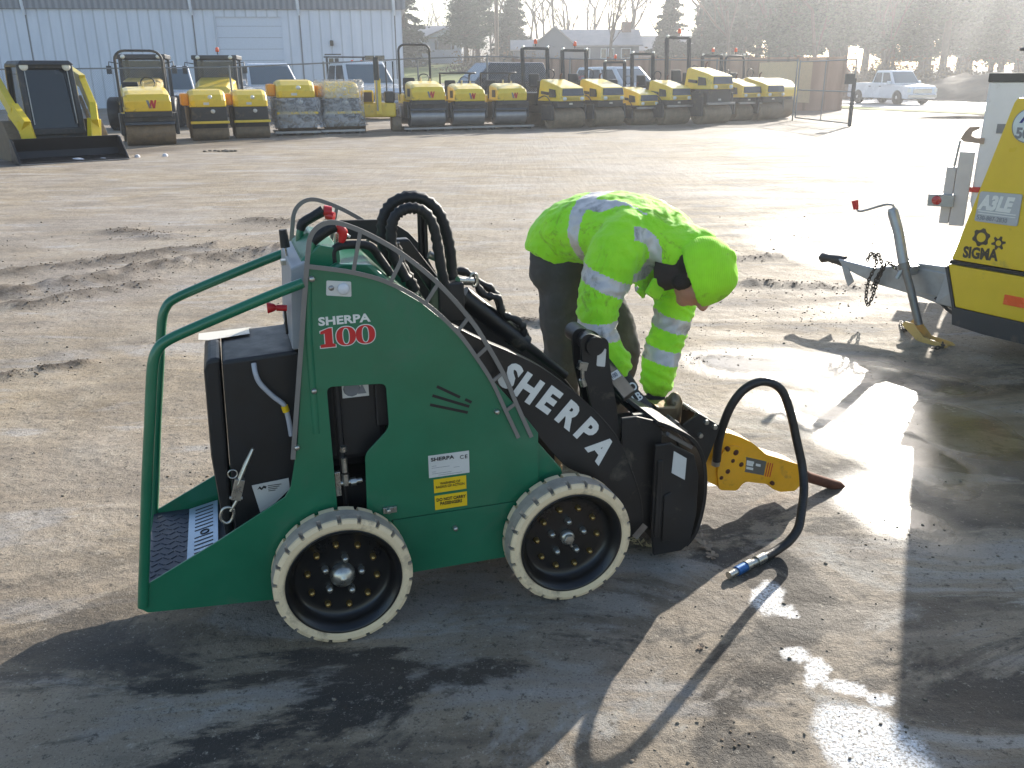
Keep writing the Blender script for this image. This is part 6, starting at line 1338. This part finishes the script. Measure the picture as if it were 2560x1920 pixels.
def conifer(H, R0, base, dens, seed, droop=-.12, size=.34, spread=.5):
    global rng; st = rng; rng = np.random.RandomState(seed); tr = MB(); tr.tube([(0,0,-.3),(.1,.05,H*.5),(0,0,H)], [.30*H/14,.2*H/14,.03], 8); P = []
    z = base
    while z < H*.98:
        f = (H-z)/(H-base); r = R0*(f**.75)*(.75+.5*rng.rand()); nb = int(4+5*f)
        for k in range(nb):
            a = rng.rand()*6.28; rr = r*(.55+.6*rng.rand()); dz = droop*rr+rng.randn()*.15; e = Vector((rr*math.cos(a), rr*math.sin(a), z+dz))
            tr.tube([(0,0,z), tuple(e)], [.045,.015], 4, caps=False); m_ = max(3, int(dens*rr)); u = .22+.78*rng.rand(m_)**.8
            p = np.stack([e.x*u, e.y*u, z+(e.z-z)*u], 1)+rng.randn(m_, 3)*[spread*.42, spread*.42, spread*.26]; P.append(p)
        z += .32+.35*rng.rand()
    V_, F = cards(np.concatenate(P), size); out = (tr.mesh('trunk'), arr_mesh('crown', V_, F)); rng = st; return out
def bare(H, seed, spread=.55, depth=5):
    rnd = random.Random(seed); mb = MB()
    def grow_(p, d, L, r, k):
        q = [p]; n = 3
        for i in range(n):
            d = (d+Vector((rnd.gauss(0,.10), rnd.gauss(0,.10), rnd.gauss(0,.05)+.03))).normalized(); q.append(q[-1]+d*(L/n))
        mb.tube(q, [r*(1-.38*i/n) for i in range(n+1)], 5 if k > 2 else 3, caps=False)
        if k == 0: return
        for i in range(3 if k > 1 else 4):
            t_ = rnd.choice(q[1:]); a = rnd.random()*6.28; s_ = spread*(.6+.7*rnd.random()); nd = (d+Vector((math.cos(a), math.sin(a), rnd.gauss(.1,.2)))*s_).normalized(); grow_(t_, nd, L*(.58+.2*rnd.random()), r*.52, k-1)
    grow_(Vector((0,0,-.2)), Vector((0,0,1)), H*.42, H*.013, depth); return mb.mesh('branches')
def bush(seed, h=2.2):
    global rng; st = rng; rng = np.random.RandomState(seed); n = 900; P = rng.randn(n, 3)*[1.1,1.1,.6]; P[:, 2] = np.abs(P[:, 2])*h*.6; V_, F = cards(P, .16, flat=1.0); tw = MB()
    for k in range(40): a = rng.rand()*6.28; r = rng.rand()*1.6; tw.tube([(0,0,-.1),(r*.4*math.cos(a), r*.4*math.sin(a), h*.5),(r*math.cos(a), r*math.sin(a), h*(.7+.5*rng.rand()))], [.03,.018,.008], 3, caps=False)
    rng = st; return tw.mesh('stems'), arr_mesh('foliage', V_, F)
def tree(kind, label, x, y, parts, mats, sc=1.0, rz=0.0, group=None, cat='tree', names=('trunk','crown'), tilt=None):
    t = thing(kind, label, cat, (x, y, gzs(x, y)-.1), rz, group, sc)
    for nm, me, m in zip(names, parts, mats):
        if not me.materials: me.materials.append(m)
        o = bpy.data.objects.new(nm, me); COL.objects.link(o); o.parent = t
    return t
PN = [conifer(17, 3.3, 3.0+k, 46, 5+k, -.05, .19, .8) for k in range(4)]; SPR = [conifer(13, 3.0, .6, 70, 25+k, -.22, .21, .5) for k in range(2)]
BR = [bare(15, 41+k, .5+.05*k) for k in range(5)]; BU = [bush(61+k) for k in range(3)]
tree('spruce_tree', 'dark spruce rising right behind the warehouse corner', -12.6, 112, SPR[0], (M_bark, M_spruce), 1.05)
tree('spruce_tree', 'smaller dark spruce half hidden behind the warehouse corner', -15.0, 118, SPR[1], (M_bark, M_spruce), 1.1, 2)
for k, (x, y, s_) in enumerate(((-5.2,112,.86),(-3.9,116,.95))): tree('pine_tree', ('ragged pine right of the pale house, left one of two','ragged pine between the pale house and the utility pole, right one of two')[k], x, y, PN[k], (M_bark, M_pine), s_, k*2.1, 'pines beside the pale house')
for k, (x, y, s_) in enumerate(((-.1,105,.62),(.9,112,.72),(.1,124,.8))): tree('spruce_tree', ('dark spruce directly right of the utility pole','dark spruce left of the grey house wing','taller spruce behind the utility pole')[k], x, y, SPR[k % 2], (M_bark, M_spruce), s_, k)
# bare trees
bt = [(-11.5,150,.8),(-9.2,146,.75),(-7.6,152,.8),(-5.4,140,.9),(-2.4,128,.95),(-1.4,135,1.1),(.6,122,1.1),(2.4,126,1.0),(4.2,130,1.05),(6.2,128,1.15),(8.0,134,1.1),(9.9,92,.95),(11.4,126,1.1),(13.2,131,1.1),(15.4,124,1.1),(17,132,1.1),(-13.5,155,.8),(1.6,140,1.2),(5.3,142,1.2),(9.4,144,1.2),(12.2,146,1.2),(7.4,118,.8),(24,100,1.1),(29,104,1.2),(34,96,1.1),(20,118,1.2),(18,110,1.25),(22,108,1.2),(14,112,1.1),(26,112,1.2),(31,110,1.3),(37,108,1.2),(41,100,1.2),(19,80,1.0),(27,82,1.05),(33.5,84,1.0)]
for k, (x, y, s_) in enumerate(bt):
    lb_ = 'bare tree with a forked trunk standing right in front of the grey house' if k == 11 else 'leafless winter tree in the belt behind the houses'
    tree('bare_tree', lb_, x, y, (BR[k % 5],), (M_bark,), s_, k*1.7, None if k == 11 else 'leafless trees behind the houses', names=('branches',))
# the tall dark pines on the right
r2_ = np.random.RandomState(3); k = 0
for row, (yy, x_a, x_b, stp, s0) in enumerate(((84,24.5,62,5.0,.95),(95,23,76,5.4,1.02),(110,24,92,5.2,1.15),(124,30,110,5.6,1.3))):
    x = x_a
    while x < x_b:
        q = 1.0 if x/yy > .24 else .78
        tree('pine_tree', 'tall dark pine in the dense wood on the right', x+r2_.randn()*.6, yy+r2_.randn()*2.2, PN[k % 4], (M_bark, M_pine), s0*q*(.85+.3*r2_.rand()), r2_.rand()*6, 'tall pines in the wood on the right'); x += stp*(.8+.4*r2_.rand()); k += 1
for k, (x, y, s_) in enumerate(((14.6,88,.60),(15.8,91,.70),(17.6,86,.60),(19.5,92,.8),(22,88,.65))): tree('spruce_tree', 'dark green spruce at the right end of the grey house', x, y, SPR[k % 2], (M_bark, M_spruce), s_, k*1.3, 'spruces at the right end of the grey house')
k = 0
for yy, x_a, x_b, stp in ((66,9.5,46,2.6),(73,8,52,3.0),(88,20,70,2.8),(100,-4,4,2.4)):
    x = x_a
    while x < x_b: tree('bush', 'brown leafless scrub along the edge of the wood', x+r2_.randn()*.4, yy+r2_.randn()*1.2, BU[k % 3], (M_bark, M_brush), .7+.5*r2_.rand(), r2_.rand()*6, 'brown scrub beyond the board wall', 'bush', ('stems','foliage')); x += stp; k += 1
# ---------------------------------------------------------------- air
hz = MB().box(-260, 320, -6, 420, -3.0, 42); hm = bpy.data.materials.new('haze_air'); hm.use_nodes = True; nt = hm.node_tree.nodes; lk = hm.node_tree.links; nt.remove(nt['Principled BSDF'])
pv = nt.new('ShaderNodeVolumePrincipled'); pv.inputs['Color'].default_value = (.92,.95,1,1); pv.inputs['Density'].default_value = .0016; pv.inputs['Anisotropy'].default_value = .68; lk.new(pv.outputs[0], nt['Material Output'].inputs['Volume'])
ho = struct(hz.build('haze', hm), 'stuff')
